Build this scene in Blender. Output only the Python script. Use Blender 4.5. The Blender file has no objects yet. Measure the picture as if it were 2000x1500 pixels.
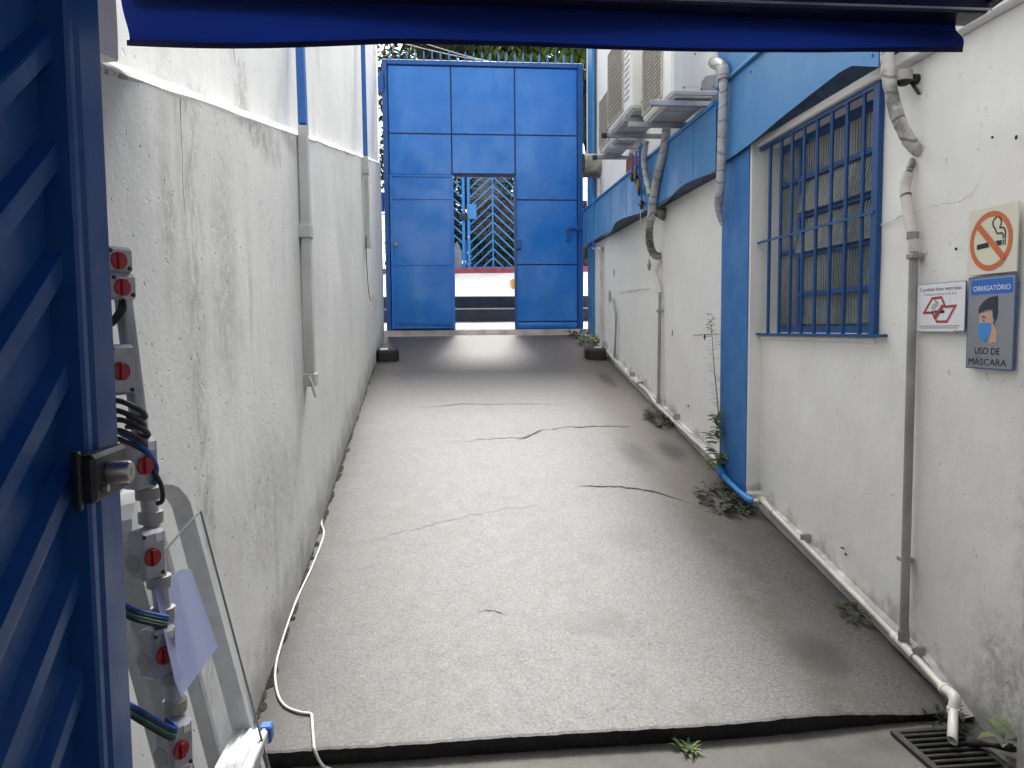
import bpy, math, random
from mathutils import Vector, Matrix
from math import sin, cos, pi, radians, sqrt, atan2
random.seed(7)
C = bpy.context.scene.collection
RND = random.random
def U(a, b): return a + (b - a) * RND()

# ------------------------------------------------------------------ camera
FPX = 1500.0
YAW, PITCH, ROLL = radians(5.396), radians(4.127), radians(-0.5)
CAM = Vector((0, 0, 1.6))
f_ = Vector((sin(YAW)*cos(PITCH), cos(YAW)*cos(PITCH), -sin(PITCH)))
r0 = Vector((cos(YAW), -sin(YAW), 0)); u0 = r0.cross(f_)
r_ = cos(ROLL)*r0 + sin(ROLL)*u0
u_ = -sin(ROLL)*r0 + cos(ROLL)*u0
cd = bpy.data.cameras.new('camera'); co = bpy.data.objects.new('camera', cd); C.objects.link(co)
cd.sensor_width = 36; cd.lens = FPX/2000*36; cd.clip_start = 0.02; cd.clip_end = 800
co.matrix_world = Matrix(((r_.x, u_.x, -f_.x, CAM.x), (r_.y, u_.y, -f_.y, CAM.y), (r_.z, u_.z, -f_.z, CAM.z), (0, 0, 0, 1)))
bpy.context.scene.camera = co
# surveying helpers: where a sight line meets a real surface of the place
def ray(u, v): return (u-1000)/FPX*r_ - (v-750)/FPX*u_ + f_
def PX(u, v, X): d = ray(u, v); return CAM + d*(X/d.x)
def PY(u, v, Y): d = ray(u, v); return CAM + d*(Y/d.y)
def PZ(u, v, Z): d = ray(u, v); return CAM + d*((Z-1.6)/d.z)
SL = .186
def rz(y): return -.447 + SL*y            # ramp surface height
def dip(x, y):                            # the slab falls a little towards the right wall
    k = min(1, max(0, (x-1.35)/.68)); return -.045*k*k*(3-2*k)*min(1, max(0, (10.3-y)/1.5))
def rzx(x, y): return rz(y) + dip(x, y)
def PF(u, v, dz=0.0):
    d = ray(u, v); t = (rz(0) + dz - 1.6)/(d.z - SL*d.y); return CAM + d*t

# ------------------------------------------------------------------ mesh builder
def wloc(o):
    p = Vector((0, 0, 0))
    while o is not None: p += o.location; o = o.parent
    return p
class MB:
    def __init__(s): s.v = []; s.f = []; s.sm = []
    def add(s, vs, fs, smooth=False):
        b = len(s.v); s.v += [Vector(p) for p in vs]
        for f in fs: s.f.append([b+i for i in f]); s.sm.append(smooth)
        return s
    def box(s, a, b, bev=0.0):
        x0, x1 = sorted((a[0], b[0])); y0, y1 = sorted((a[1], b[1])); z0, z1 = sorted((a[2], b[2]))
        if bev <= 0:
            return s.add([(x0,y0,z0),(x1,y0,z0),(x1,y1,z0),(x0,y1,z0),(x0,y0,z1),(x1,y0,z1),(x1,y1,z1),(x0,y1,z1)],
                  [(0,3,2,1),(4,5,6,7),(0,1,5,4),(1,2,6,5),(2,3,7,6),(3,0,4,7)])
        e = min(bev, (x1-x0)/2.01, (y1-y0)/2.01, (z1-z0)/2.01)
        vs = []; idx = {}
        for i, (X, sx) in enumerate(((x0,1),(x1,-1))):
            for j, (Y, sy) in enumerate(((y0,1),(y1,-1))):
                for k, (Z, sz) in enumerate(((z0,1),(z1,-1))):
                    for ax in range(3):
                        p = [X+sx*e, Y+sy*e, Z+sz*e]; p[ax] = (X, Y, Z)[ax]
                        idx[(i,j,k,ax)] = len(vs); vs.append(p)
        fs = []
        g = lambda *q: idx[q]
        for i in (0,1): fs.append([g(i,0,0,0), g(i,1,0,0), g(i,1,1,0), g(i,0,1,0)])
        for j in (0,1): fs.append([g(0,j,0,1), g(1,j,0,1), g(1,j,1,1), g(0,j,1,1)])
        for k in (0,1): fs.append([g(0,0,k,2), g(1,0,k,2), g(1,1,k,2), g(0,1,k,2)])
        for i in (0,1):
            for j in (0,1): fs.append([g(i,j,0,0), g(i,j,1,0), g(i,j,1,1), g(i,j,0,1)])
            for k in (0,1): fs.append([g(i,0,k,0), g(i,1,k,0), g(i,1,k,2), g(i,0,k,2)])
        for j in (0,1):
            for k in (0,1): fs.append([g(0,j,k,1), g(1,j,k,1), g(1,j,k,2), g(0,j,k,2)])
        for i in (0,1):
            for j in (0,1):
                for k in (0,1): fs.append([g(i,j,k,0), g(i,j,k,1), g(i,j,k,2)])
        return s.add(vs, fs)
    def bar(s, a, b, w, h, up=(0,0,1)):
        a, b = Vector(a), Vector(b); d = (b-a).normalized(); up = Vector(up)
        if abs(d.dot(up)) > .99: up = Vector((0,1,0))
        x = d.cross(up).normalized()*w/2; y = x.cross(d).normalized()*h/2
        vs = [p+i*x+j*y for p in (a, b) for i, j in ((-1,-1),(1,-1),(1,1),(-1,1))]
        return s.add(vs, [(0,1,2,3),(7,6,5,4),(0,4,5,1),(1,5,6,2),(2,6,7,3),(3,7,4,0)])
    def tube(s, pts, r, n=12, cap=True, smooth=True):
        pts = [Vector(p) for p in pts]; m = len(pts)
        rr = r if isinstance(r, (list, tuple)) else [r]*m
        t0 = (pts[1]-pts[0]).normalized()
        ref = Vector((0,0,1)) if abs(t0.z) < .9 else Vector((1,0,0))
        nx = t0.cross(ref).normalized(); vs = []
        for i in range(m):
            t = (pts[min(i+1,m-1)]-pts[max(i-1,0)]).normalized()
            nx = (nx - t*nx.dot(t)).normalized(); ny = t.cross(nx)
            for k in range(n):
                a = 2*pi*k/n; vs.append(pts[i]+rr[i]*(cos(a)*nx+sin(a)*ny))
        fs = [(i*n+k, i*n+(k+1)%n, (i+1)*n+(k+1)%n, (i+1)*n+k) for i in range(m-1) for k in range(n)]
        s.add(vs, fs, smooth)
        if cap: 
            s.add(vs[:n], [tuple(range(n-1,-1,-1))]); s.add(vs[-n:], [tuple(range(n))])
        return s
    def cyl(s, a, b, r, n=20): return s.tube([a, b], r, n)
    def prism(s, poly, ext):
        ext = Vector(ext); n = len(poly); p = [Vector(q) for q in poly]
        return s.add(p+[q+ext for q in p], [tuple(range(n-1,-1,-1)), tuple(range(n, 2*n))]+[(i,(i+1)%n,n+(i+1)%n,n+i) for i in range(n)])
    def ribbon(s, pts, widths, side, lift=(0,0,0)):
        vs = []
        for p, w in zip(pts, widths):
            vs += [Vector(p)-Vector(side)*w/2, Vector(p)+Vector(side)*w/2]
        return s.add(vs, [(2*i, 2*i+1, 2*i+3, 2*i+2) for i in range(len(pts)-1)])
    def grid(s, fn, nu, nv, smooth=True):
        vs = [fn(i/nu, j/nv) for j in range(nv+1) for i in range(nu+1)]
        return s.add(vs, [(j*(nu+1)+i, j*(nu+1)+i+1, (j+1)*(nu+1)+i+1, (j+1)*(nu+1)+i) for j in range(nv) for i in range(nu)], smooth)
    def leaf(s, p, d, up, L, W, bend=.15):
        p, d = Vector(p), Vector(d).normalized(); x = d.cross(Vector(up))
        if x.length < 1e-4: x = Vector((1,0,0))
        x.normalize(); n = x.cross(d)
        a, b, c = p+d*L*.35-n*L*bend*.1, p+d*L*.75-n*L*bend*.5, p+d*L-n*L*bend
        k = n*W*.22
        s.add([p, a+x*W/2+k, b+x*W*.36+k, c, b-x*W*.36+k, a-x*W/2+k, a, b], [(0,1,6),(6,1,2,7),(7,2,3),(0,6,5),(6,7,4,5),(7,3,4)])
        return s
    def turn(s, c, ang):
        ca, sa = cos(ang), sin(ang)
        for p in s.v:
            x, y = p.x-c[0], p.y-c[1]; p.x = c[0]+x*ca-y*sa; p.y = c[1]+x*sa+y*ca
        return s
    def build(s, name, mat, parent=None, origin=None):
        if parent is not None: o0 = wloc(parent); loc = Vector((0,0,0))
        else:
            if origin is None:
                xs=[p.x for p in s.v]; ys=[p.y for p in s.v]; zs=[p.z for p in s.v]
                origin = ((min(xs)+max(xs))/2, (min(ys)+max(ys))/2, min(zs))
            o0 = Vector(origin); loc = o0
        me = bpy.data.meshes.new(name); me.from_pydata([tuple(p-o0) for p in s.v], [], s.f)
        me.polygons.foreach_set('use_smooth', s.sm); me.update()
        import bmesh
        bm = bmesh.new(); bm.from_mesh(me); bmesh.ops.remove_doubles(bm, verts=bm.verts, dist=1e-6) if False else None
        bmesh.ops.recalc_face_normals(bm, faces=bm.faces); bm.to_mesh(me); bm.free()
        o = bpy.data.objects.new(name, me); C.objects.link(o); o.location = loc
        if mat is not None: me.materials.append(mat)
        if parent is not None: o.parent = parent
        return o
def thing(name, label, cat, loc, group=None):
    o = bpy.data.objects.new(name, None); C.objects.link(o); o.location = loc
    o.empty_display_size = .1
    o['label'] = label; o['category'] = cat
    if group: o['group'] = group
    return o
def tag(o, label, cat, group=None, kind=None):
    if label: o['label'] = label
    if cat: o['category'] = cat
    if group: o['group'] = group
    if kind: o['kind'] = kind
    return o
def copy_tree(o, parent=None):
    c = o.copy(); C.objects.link(c)
    if parent is not None: c.parent = parent
    for ch in [q for q in bpy.data.objects if q.parent == o]: copy_tree(ch, c)
    return c
def bez(pts, n=8):
    """smooth polyline through points (Catmull-Rom)"""
    P = [Vector(p) for p in pts]; out = []
    for i in range(len(P)-1):
        a = P[max(i-1,0)]; b = P[i]; c = P[i+1]; d = P[min(i+2,len(P)-1)]
        for k in range(n):
            t = k/n; out.append(.5*((2*b)+(c-a)*t+(2*a-5*b+4*c-d)*t*t+(3*b-a-3*c+d)*t**3))
    return out+[P[-1]]

# ------------------------------------------------------------------ materials
class NT:
    def __init__(s, name):
        s.m = bpy.data.materials.new(name); s.m.use_nodes = True
        s.t = s.m.node_tree; s.b = s.t.nodes['Principled BSDF']; s.out = s.t.nodes['Material Output']
        s.pos = s.n('ShaderNodeNewGeometry').outputs['Position']
    def n(s, typ, **kw):
        q = s.t.nodes.new(typ)
        for k, v in kw.items(): setattr(q, k, v)
        return q
    def l(s, a, b): s.t.links.new(a, b)
    def noise(s, scale, detail=4, rough=.55, vec=None, sc=(1,1,1), off=(0,0,0), dist=0.0):
        mp = s.n('ShaderNodeMapping'); mp.inputs['Scale'].default_value = sc; mp.inputs['Location'].default_value = off
        s.l(vec or s.pos, mp.inputs['Vector'])
        q = s.n('ShaderNodeTexNoise'); q.inputs['Scale'].default_value = scale; q.inputs['Detail'].default_value = detail
        q.inputs['Roughness'].default_value = rough; q.inputs['Distortion'].default_value = dist
        s.l(mp.outputs[0], q.inputs['Vector']); return q.outputs['Fac']
    def vor(s, scale, feature='F1', sc=(1,1,1)):
        mp = s.n('ShaderNodeMapping'); mp.inputs['Scale'].default_value = sc
        s.l(s.pos, mp.inputs['Vector'])
        q = s.n('ShaderNodeTexVoronoi', feature=feature); q.inputs['Scale'].default_value = scale
        s.l(mp.outputs[0], q.inputs['Vector']); return q.outputs['Distance']
    def ramp(s, fac, a, b, lo=0.0, hi=1.0):
        q = s.n('ShaderNodeMapRange'); q.interpolation_type = 'SMOOTHSTEP'
        q.inputs['From Min'].default_value = a; q.inputs['From Max'].default_value = b
        q.inputs['To Min'].default_value = lo; q.inputs['To Max'].default_value = hi
        s.l(fac, q.inputs['Value']); return q.outputs['Result']
    def math(s, op, a, b=None):
        q = s.n('ShaderNodeMath', operation=op)
        for i, x in enumerate((a, b)):
            if x is None: continue
            if isinstance(x, (int, float)): q.inputs[i].default_value = x
            else: s.l(x, q.inputs[i])
        return q.outputs[0]
    def mix(s, fac, a, b):
        q = s.n('ShaderNodeMix', data_type='RGBA')
        for sock, x in ((q.inputs[0], fac), (q.inputs[6], a), (q.inputs[7], b)):
            if isinstance(x, (int, float)): sock.default_value = x
            elif isinstance(x, (tuple, list)): sock.default_value = (*x, 1) if len(x) == 3 else x
            else: s.l(x, sock)
        return q.outputs[2]
    def xyz(s):
        q = s.n('ShaderNodeSeparateXYZ'); s.l(s.pos, q.inputs[0]); return q.outputs
    def blob(s, c, rad, soft=.5, warp=.0):
        """1 inside a ragged patch about point c with radii rad"""
        q = s.n('ShaderNodeVectorMath', operation='SUBTRACT'); s.l(s.pos, q.inputs[0]); q.inputs[1].default_value = c
        m = s.n('ShaderNodeVectorMath', operation='DIVIDE'); s.l(q.outputs[0], m.inputs[0]); m.inputs[1].default_value = rad
        L = s.n('ShaderNodeVectorMath', operation='LENGTH'); s.l(m.outputs[0], L.inputs[0])
        d = L.outputs['Value']
        if warp: d = s.math('ADD', d, s.math('MULTIPLY', s.math('SUBTRACT', s.noise(9, 5, .65), .5), warp))
        return s.ramp(d, 1.0, 1.0-soft, 0, 1)
    def bump(s, h, dist, strength=1.0, prev=None):
        q = s.n('ShaderNodeBump'); q.inputs['Distance'].default_value = dist; q.inputs['Strength'].default_value = strength
        s.l(h, q.inputs['Height'])
        if prev is not None: s.l(prev, q.inputs['Normal'])
        return q.outputs[0]
    def fin(s, col=None, rough=None, normal=None, metal=None, spec=None):
        for key, x in (('Base Color', col), ('Roughness', rough), ('Normal', normal), ('Metallic', metal), ('Specular IOR Level', spec)):
            if x is None: continue
            i = s.b.inputs[key]
            if isinstance(x, (int, float)): i.default_value = x
            elif isinstance(x, tuple): i.default_value = (*x, 1)
            else: s.l(x, i)
        return s.m

def plain(name, col, rough=.5, metal=0.0, var=.12, bump=.0, scale=40, spec=.5):
    t = NT(name)
    d = tuple(c*(1-var*1.6) for c in col); h = tuple(min(1, c*(1+var*.5)) for c in col)
    c = t.mix(t.ramp(t.noise(scale*.25, 5, .6), .3, .7), d, h)
    n = t.bump(t.noise(scale, 3), bump) if bump else None
    return t.fin(c, t.ramp(t.noise(scale*.4, 3), .3, .7, max(.05, rough-.08), rough+.1), n, metal, spec)

def wall_mat(name, base, dirt, streak=.5, speck=.5, rough_bump=.004, low_bump=.012, seed=0.0, lowdirt=None, seam=None, patch=None, low_detail=4):
    t = NT(name); o = (seed, seed*1.7, seed*.6)
    st = t.ramp(t.noise(5, 6, .62, sc=(1, 1, .16), off=o), .53, .74)
    bl = t.ramp(t.noise(1.1, 4, .6, off=o), .42, .66)
    fine = t.ramp(t.noise(48, 5, .75, off=o), .53, .68)
    bl2 = t.ramp(t.noise(3.1, 5, .62, sc=(1, 1, .55), off=o), .46, .68)
    m = t.math('MULTIPLY', st, t.math('MULTIPLY', bl, streak))
    m = t.math('ADD', m, t.math('MULTIPLY', t.math('MULTIPLY', fine, bl2), speck))
    tone = t.mix(t.noise(2.3, 4, .6, off=o), tuple(c*.88 for c in base), tuple(min(.86, c*1.07) for c in base))
    c = t.mix(m, tone, dirt)
    if patch:
        for cc, rr, k in patch: c = t.mix(t.math('MULTIPLY', t.math('MULTIPLY', t.blob(cc, rr, .9, 1.2), t.ramp(t.noise(28, 6, .75), .30, .62)), k), c, dirt)
    if seam is not None:
        X = t.xyz(); d = t.math('ABSOLUTE', t.math('SUBTRACT', X[1], t.math('ADD', t.math('MULTIPLY', t.math('SUBTRACT', t.noise(1.6, 4), .5), .18), seam)))
        c = t.mix(t.math('MULTIPLY', t.math('MULTIPLY', t.ramp(d, .15, .0), t.ramp(t.noise(24, 6, .7, sc=(1, 1, .4)), .40, .62)), .5), c, dirt)
    if lowdirt:      # rising damp and splash-back close to the ramp
        X = t.xyz(); h = t.math('SUBTRACT', X[2], t.math('ADD', t.math('MULTIPLY', X[1], SL), -.447))
        h = t.math('ADD', h, t.math('MULTIPLY', t.math('SUBTRACT', t.noise(4, 5, .65), .5), .55))
        c = t.mix(t.math('MULTIPLY', t.ramp(h, lowdirt, -.02), .6), c, tuple(q*.55 for q in dirt))
    nb = t.bump(t.noise(70, 4, .65), rough_bump, .8)
    nb = t.bump(t.noise(4.0, low_detail, .55, sc=(1, 1, .8), off=o), low_bump, .8, nb)
    pits = t.math('MULTIPLY', t.ramp(t.noise(36, 2, .5, off=o), .69, .74), t.ramp(t.noise(4, 3, .6, off=o), .42, .55))
    nb = t.bump(t.math('SUBTRACT', 1.0, pits), .004, .9, nb)
    c = t.mix(t.math('MULTIPLY', pits, .35), c, dirt)
    return t.fin(c, .88, nb, spec=.25)

M = {}
M['wall_low'] = wall_mat('rough_grey_white_plaster', (.66,.657,.635), (.23,.225,.21), .48, .6, .0014, .007, 3.1, .34, 2.42, (((-.73,3.4,.9),(.4,.9,.45),.40),((-.73,2.75,1.75),(.4,.22,.75),.45),((-.73,2.2,1.95),(.4,.10,.40),.55),((-.73,4.6,1.9),(.4,.7,.5),.22),((-.73,3.3,2.42),(.4,.7,.12),.8),((-.73,4.0,2.55),(.4,.35,.10),.7),((-.73,6.5,2.2),(.4,1.2,.6),.2)))
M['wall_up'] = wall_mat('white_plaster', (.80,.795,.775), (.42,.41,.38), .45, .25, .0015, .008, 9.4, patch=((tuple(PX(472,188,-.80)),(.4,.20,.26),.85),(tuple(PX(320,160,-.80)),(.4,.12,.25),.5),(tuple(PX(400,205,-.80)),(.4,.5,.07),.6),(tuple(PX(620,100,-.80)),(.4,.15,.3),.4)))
M['wall_right'] = wall_mat('cream_white_paint', (.83,.82,.78), (.45,.43,.39), .10, .08, .0012, .010, 5.3, .10)
M['wall_near'] = wall_mat('uneven_white_paint', (.82,.81,.77), (.40,.385,.35), .08, .06, .0012, .014, 1.2, .10, None, (((2.1,2.66,.22),(.5,.32,.40),.85),((2.1,2.5,.9),(.5,.14,1.3),.6),((2.1,5.0,.6),(.3,.25,.3),.3)), 2)
M['coping'] = wall_mat('white_coping_paint', (.80,.79,.765), (.10,.095,.085), .3, .25, .002, .004, 7.7, patch=(((-.75,1.65,2.19),(.5,.60,.5),1.0),))  # dark patch at the near end: part dirt, part painted shade
M['trim'] = wall_mat('white_trim_paint', (.74,.73,.71), (.35,.34,.31), .3, .25, .002, .004, 7.7)

def blue_mat(name, base, light, rough=.33, wear=.35, bump=.010, scale=1.3, grime=.35, rust=0.0):
    t = NT(name)
    w = t.math('MULTIPLY', t.ramp(t.noise(scale*1.6, 5, .6, sc=(1.6, 1.6, .55)), .48, .72), wear)
    c = t.mix(w, base, light)
    g = t.math('MULTIPLY', t.ramp(t.noise(7, 6, .65, sc=(1, 1, .35)), .6, .78), grime)
    c = t.mix(g, c, tuple(q*.35 for q in base))
    if rust:
        P = t.xyz(); low = t.math('MAXIMUM', t.ramp(P[2], 2.15, 1.55), t.ramp(P[0], -.35, -.72))
        rs = t.math('MULTIPLY', t.math('MULTIPLY', t.ramp(t.noise(16, 6, .75), .58, .70), low), rust)
        c = t.mix(rs, c, (.055,.035,.03))
        c = t.mix(t.math('MULTIPLY', t.ramp(t.noise(2.2, 4, .6, off=(8, 3, 1)), .48, .7), t.math('MULTIPLY', low, .5)), c, tuple(q*.6 for q in base))
    X = t.noise(55, 3)
    nb = t.bump(t.noise(scale, 2, .4), bump*3, .7)
    nb = t.bump(X, .0006, .5, nb)
    return t.fin(c, t.ramp(t.noise(scale*2.5, 4), .35, .7, rough-.08, rough+.16), nb, spec=.45)
M['gate'] = blue_mat('gate_blue_enamel', (.016,.205,.68), (.075,.30,.75), .22, .65, rust=.7)
M['gate_dark'] = blue_mat('gate_frame_blue', (.012,.100,.36), (.04,.17,.46), .38, .3)
M['fascia'] = blue_mat('sky_blue_sheet_paint', (.055,.215,.47), (.095,.28,.55), .42, .35, .004, 1.1)
M['seam'] = plain('seam_dark_blue', (.005,.025,.10), .5, var=.3)
M['soffit'] = plain('shade_dark_sheet', (.030,.058,.13), .6, .2, var=.3)  # underside shade put into the colour of hood, fascia and flap sheets
M['pillar'] = blue_mat('pillar_blue_paint', (.025,.150,.42), (.045,.20,.48), .55, .35, .002, 2.0)
M['bars'] = blue_mat('window_bar_blue', (.009,.066,.22), (.016,.10,.30), .38, .25, .001)
M['leaf_blue'] = blue_mat('deep_blue_enamel', (.008,.064,.225), (.022,.095,.28), .36, .4, .004, 3, rust=.0)
M['pipe_blue'] = blue_mat('blue_pipe_paint', (.035,.215,.56), (.07,.28,.62), .4, .3, .001)

def ramp_mat():
    t = NT('worn_grey_ramp_concrete'); X = t.xyz()
    fine = t.noise(95, 4, .72); mid = t.noise(14, 6, .66); big = t.noise(1.25, 5, .6, off=(3, 1, 0))
    # traffic-worn middle: paler exposed grit, patchy
    wx = t.math('ABSOLUTE', t.math('SUBTRACT', X[0], .62))
    worn = t.ramp(t.math('ADD', wx, t.math('MULTIPLY', t.math('SUBTRACT', big, .5), 1.6)), 1.25, .25)
    worn = t.math('MULTIPLY', worn, t.ramp(X[1], 8.6, 5.6))
    base = t.mix(t.ramp(big, .3, .7), (.074,.070,.065), (.101,.096,.090))
    c = t.mix(t.math('MULTIPLY', worn, t.ramp(t.noise(170, 4, .8), .30, .66, .45, 1.0)), base, (.142,.139,.132))
    g1 = t.ramp(t.noise(80, 4, .8, off=(1,7,3)), .34, .66, .60, 1.32)
    gm = t.n('ShaderNodeVectorMath', operation='SCALE'); t.l(c, gm.inputs[0]); t.l(g1, gm.inputs['Scale']); c = gm.outputs[0]
    # dark pits and dirt caught in the grit
    pit = t.math('MULTIPLY', t.ramp(t.noise(62, 3, .62, off=(4,4,0)), .575, .66), t.ramp(t.noise(5, 5, .7, off=(2,2,0)), .36, .60))
    big_pit = t.math('MULTIPLY', t.ramp(t.noise(27, 4, .62, off=(9,1,0)), .635, .69), t.ramp(t.noise(3.3, 4, .6, off=(5,5,0)), .42, .58))
    pit = t.math('MAXIMUM', pit, big_pit)
    c = t.mix(t.math('MULTIPLY', pit, .70), c, (.040,.036,.031))
    bl = t.ramp(t.noise(2.6, 7, .72, off=(7, 2, 0)), .54, .70)
    c = t.mix(t.math('MULTIPLY', bl, .5), c, (.075,.069,.062))
    far = t.ramp(X[1], 6.0, 9.0)
    c = t.mix(t.math('MULTIPLY', far, .6), c, t.mix(mid, (.088,.074,.062), (.112,.097,.083)))  # upper end toned: part of the gate's shade put into the colour
    # run-off track beside the right wall
    tr = t.math('ABSOLUTE', t.math('SUBTRACT', t.math('ADD', X[0], t.math('MULTIPLY', t.math('SUBTRACT', t.noise(2.2, 3), .5), .35)), 1.60))
    tr = t.math('MULTIPLY', t.ramp(tr, .16, .02), t.ramp(X[1], 6.4, 5.0))
    c = t.mix(t.math('MULTIPLY', t.math('MULTIPLY', tr, t.ramp(t.noise(9, 5, .7), .36, .6)), .6), c, (.055,.043,.033))
    tan = t.math('MULTIPLY', t.ramp(X[0], 1.15, 1.9), t.ramp(X[1], 4.0, 5.2))
    c = t.mix(t.math('MULTIPLY', tan, .45), c, (.165,.135,.11))
    # stains with their own shape
    for cc, rr, k in ((PF(1240, 885), (.17,.42,1), .70), (PF(1310, 872), (.15,.34,1), .9), (PF(1600, 1270), (.20,.24,1), .8),
                      (PF(1185, 735), (.12,.45,1), .8), (PF(1225, 1050), (.2,.24,1), .22), (PF(1170, 1220), (.28,.14,1), .3)):
        c = t.mix(t.math('MULTIPLY', t.blob(cc, rr, .75, 1.0), k), c, (.030,.026,.023))
    # grime along both walls
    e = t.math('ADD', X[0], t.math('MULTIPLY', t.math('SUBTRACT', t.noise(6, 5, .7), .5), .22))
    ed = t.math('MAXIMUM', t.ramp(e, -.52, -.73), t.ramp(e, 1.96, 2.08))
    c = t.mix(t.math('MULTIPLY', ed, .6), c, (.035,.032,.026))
    keep = t.ramp(X[1], 8.5, 6.0, .15, 1.0)
    nb = t.bump(t.math('MULTIPLY', fine, keep), .0012, .9)
    nb = t.bump(t.math('MULTIPLY', t.noise(150, 4, .8), keep), .0012, .6, nb)
    r = t.ramp(mid, .3, .7, .56, .62)
    r = t.math('SUBTRACT', r, t.math('MULTIPLY', t.ramp(X[1], 7.0, 9.0), .04))
    return t.fin(c, r, nb, spec=.4)
M['ramp'] = ramp_mat()
def ground_mat():
    t = NT('old_grey_concrete'); big = t.noise(2.2, 6, .65)
    c = t.mix(t.ramp(big, .3, .7), (.060,.056,.050), (.110,.103,.094))
    c = t.mix(t.math('MULTIPLY', t.ramp(t.noise(80, 4, .7), .55, .7), .5), c, (.07,.062,.055))
    return t.fin(c, .75, t.bump(t.noise(60, 5, .7), .005))
M['ground'] = ground_mat()
M['riser'] = plain('black_painted_edge', (.012,.012,.013), .6, var=.4, bump=.004, scale=35)
M['step'] = plain('dark_step_paint', (.018,.019,.021), .55, var=.3, bump=.002, scale=30)
M['drive'] = plain('pale_driveway_concrete', (.62,.60,.57), .8, var=.12, bump=.003, scale=25)
M['tile'] = plain('pale_landing_tile', (.55,.50,.47), .6, var=.2, bump=.002, scale=20)
M['kerb'] = plain('faded_red_kerb_paint', (.30,.06,.075), .7, var=.3, bump=.003, scale=20)
M['crack'] = plain('crack_dark', (.030,.026,.022), .95, var=.4)
M['crackfaint'] = plain('crack_faint', (.11,.098,.085), .95, var=.4)
M['pvc'] = plain('aged_white_pvc', (.66,.635,.57), .38, var=.14, scale=18)
M['pvc_grey'] = plain('painted_grey_pipe', (.34,.335,.31), .5, var=.16, scale=16, bump=.0006)
M['trunk_grey'] = plain('light_grey_conduit_paint', (.50,.50,.485), .45, var=.10, scale=14)
M['pvc_dark'] = plain('pipe_bore_shade', (.02,.018,.016), .9)
M['steel'] = plain('galvanised_steel', (.46,.47,.48), .42, .75, var=.2, scale=30)
M['alu'] = plain('brushed_aluminium', (.58,.585,.59), .42, .55, var=.12, scale=50)
M['cast'] = plain('cast_box_grey', (.40,.41,.44), .36, .35, var=.16, scale=40, bump=.0004)
M['red'] = plain('red_plastic', (.36,.018,.02), .35, var=.2)
M['darkred'] = plain('dark_red_recess', (.09,.006,.008), .5)
M['black'] = plain('black_plastic', (.012,.012,.013), .42, var=.3)
M['rubber'] = plain('black_cable', (.014,.014,.016), .4)
M['bluecable'] = plain('blue_cable', (.01,.10,.42), .35)
M['greencable'] = plain('green_cable', (.03,.16,.10), .35)
M['brass'] = plain('worn_nickel', (.42,.40,.36), .35, .85)
M['whitecable'] = plain('white_cable', (.72,.70,.64), .45)
M['ac'] = plain('ac_white_enamel', (.83,.83,.81), .35, var=.06, scale=8)
M['ac_shade'] = plain('ac_grey_moulding', (.36,.37,.38), .5)
M['grille'] = plain('beige_wire', (.60,.56,.46), .45)
M['ac_in'] = plain('condenser_fins', (.07,.065,.055), .55, .3, var=.3)
M['iron'] = plain('cast_iron_grate', (.045,.043,.042), .55, .5, var=.35, bump=.0012, scale=60)
M['hole'] = plain('drain_dark', (.006,.006,.006), .95)
M['label'] = plain('white_label', (.75,.75,.73), .55)
M['yellow'] = plain('yellow_valve', (.55,.30,.02), .45)
M['terracotta'] = plain('terracotta_brick', (.35,.11,.05), .85)
M['bluecap'] = plain('blue_plastic_cap', (.05,.14,.50), .4)
M['moss'] = plain('dark_moss', (.030,.032,.016), .95, var=.5, bump=.006, scale=60)

def insul(name, base, dark, k):
    t = NT(name)
    d = t.math('MULTIPLY', t.ramp(t.noise(9, 6, .7), .42, .66), k)
    c = t.mix(d, base, dark)
    w = t.n('ShaderNodeTexWave', wave_type='BANDS', bands_direction='Z'); w.inputs['Scale'].default_value = 3.2; w.inputs['Distortion'].default_value = 5; w.inputs['Detail'].default_value = 1; w.inputs['Detail Scale'].default_value = 2.5
    t.l(t.pos, w.inputs['Vector'])
    c = t.mix(t.math('MULTIPLY', t.ramp(w.outputs['Fac'], .93, .985), .7), c, tuple(q*.6 for q in dark))
    nb = t.bump(t.noise(45, 4, .65, sc=(1, 1, 2.2)), .003, .8)
    return t.fin(c, .45, nb, spec=.5)
M['wrap'] = insul('silver_wrap', (.46,.465,.47), (.20,.195,.185), .75)
M['wrap_dirty'] = insul('dirty_wrap', (.30,.29,.27), (.045,.042,.038), .95)
M['wrap_white'] = insul('white_wrap', (.50,.49,.465), (.12,.115,.105), .9)

def cloth_mat():
    t = NT('navy_awning_canvas')
    t.fin(t.mix(t.noise(3, 4), (.003,.010,.068), (.005,.016,.105)), .75, t.bump(t.noise(500, 2), .0004), spec=.2)
    tr = t.n('ShaderNodeBsdfTranslucent'); tr.inputs[0].default_value = (.005,.022,.19,1)
    mx = t.n('ShaderNodeMixShader'); mx.inputs[0].default_value = .16
    t.l(t.b.outputs[0], mx.inputs[1]); t.l(tr.outputs[0], mx.inputs[2]); t.l(mx.outputs[0], t.out.inputs['Surface'])
    return t.m
M['canvas'] = cloth_mat()
M['navy_bar'] = plain('dark_navy_bar', (.010,.012,.045), .35, .3)
M['hem'] = plain('canvas_hem', (.005,.006,.05), .8)

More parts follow.
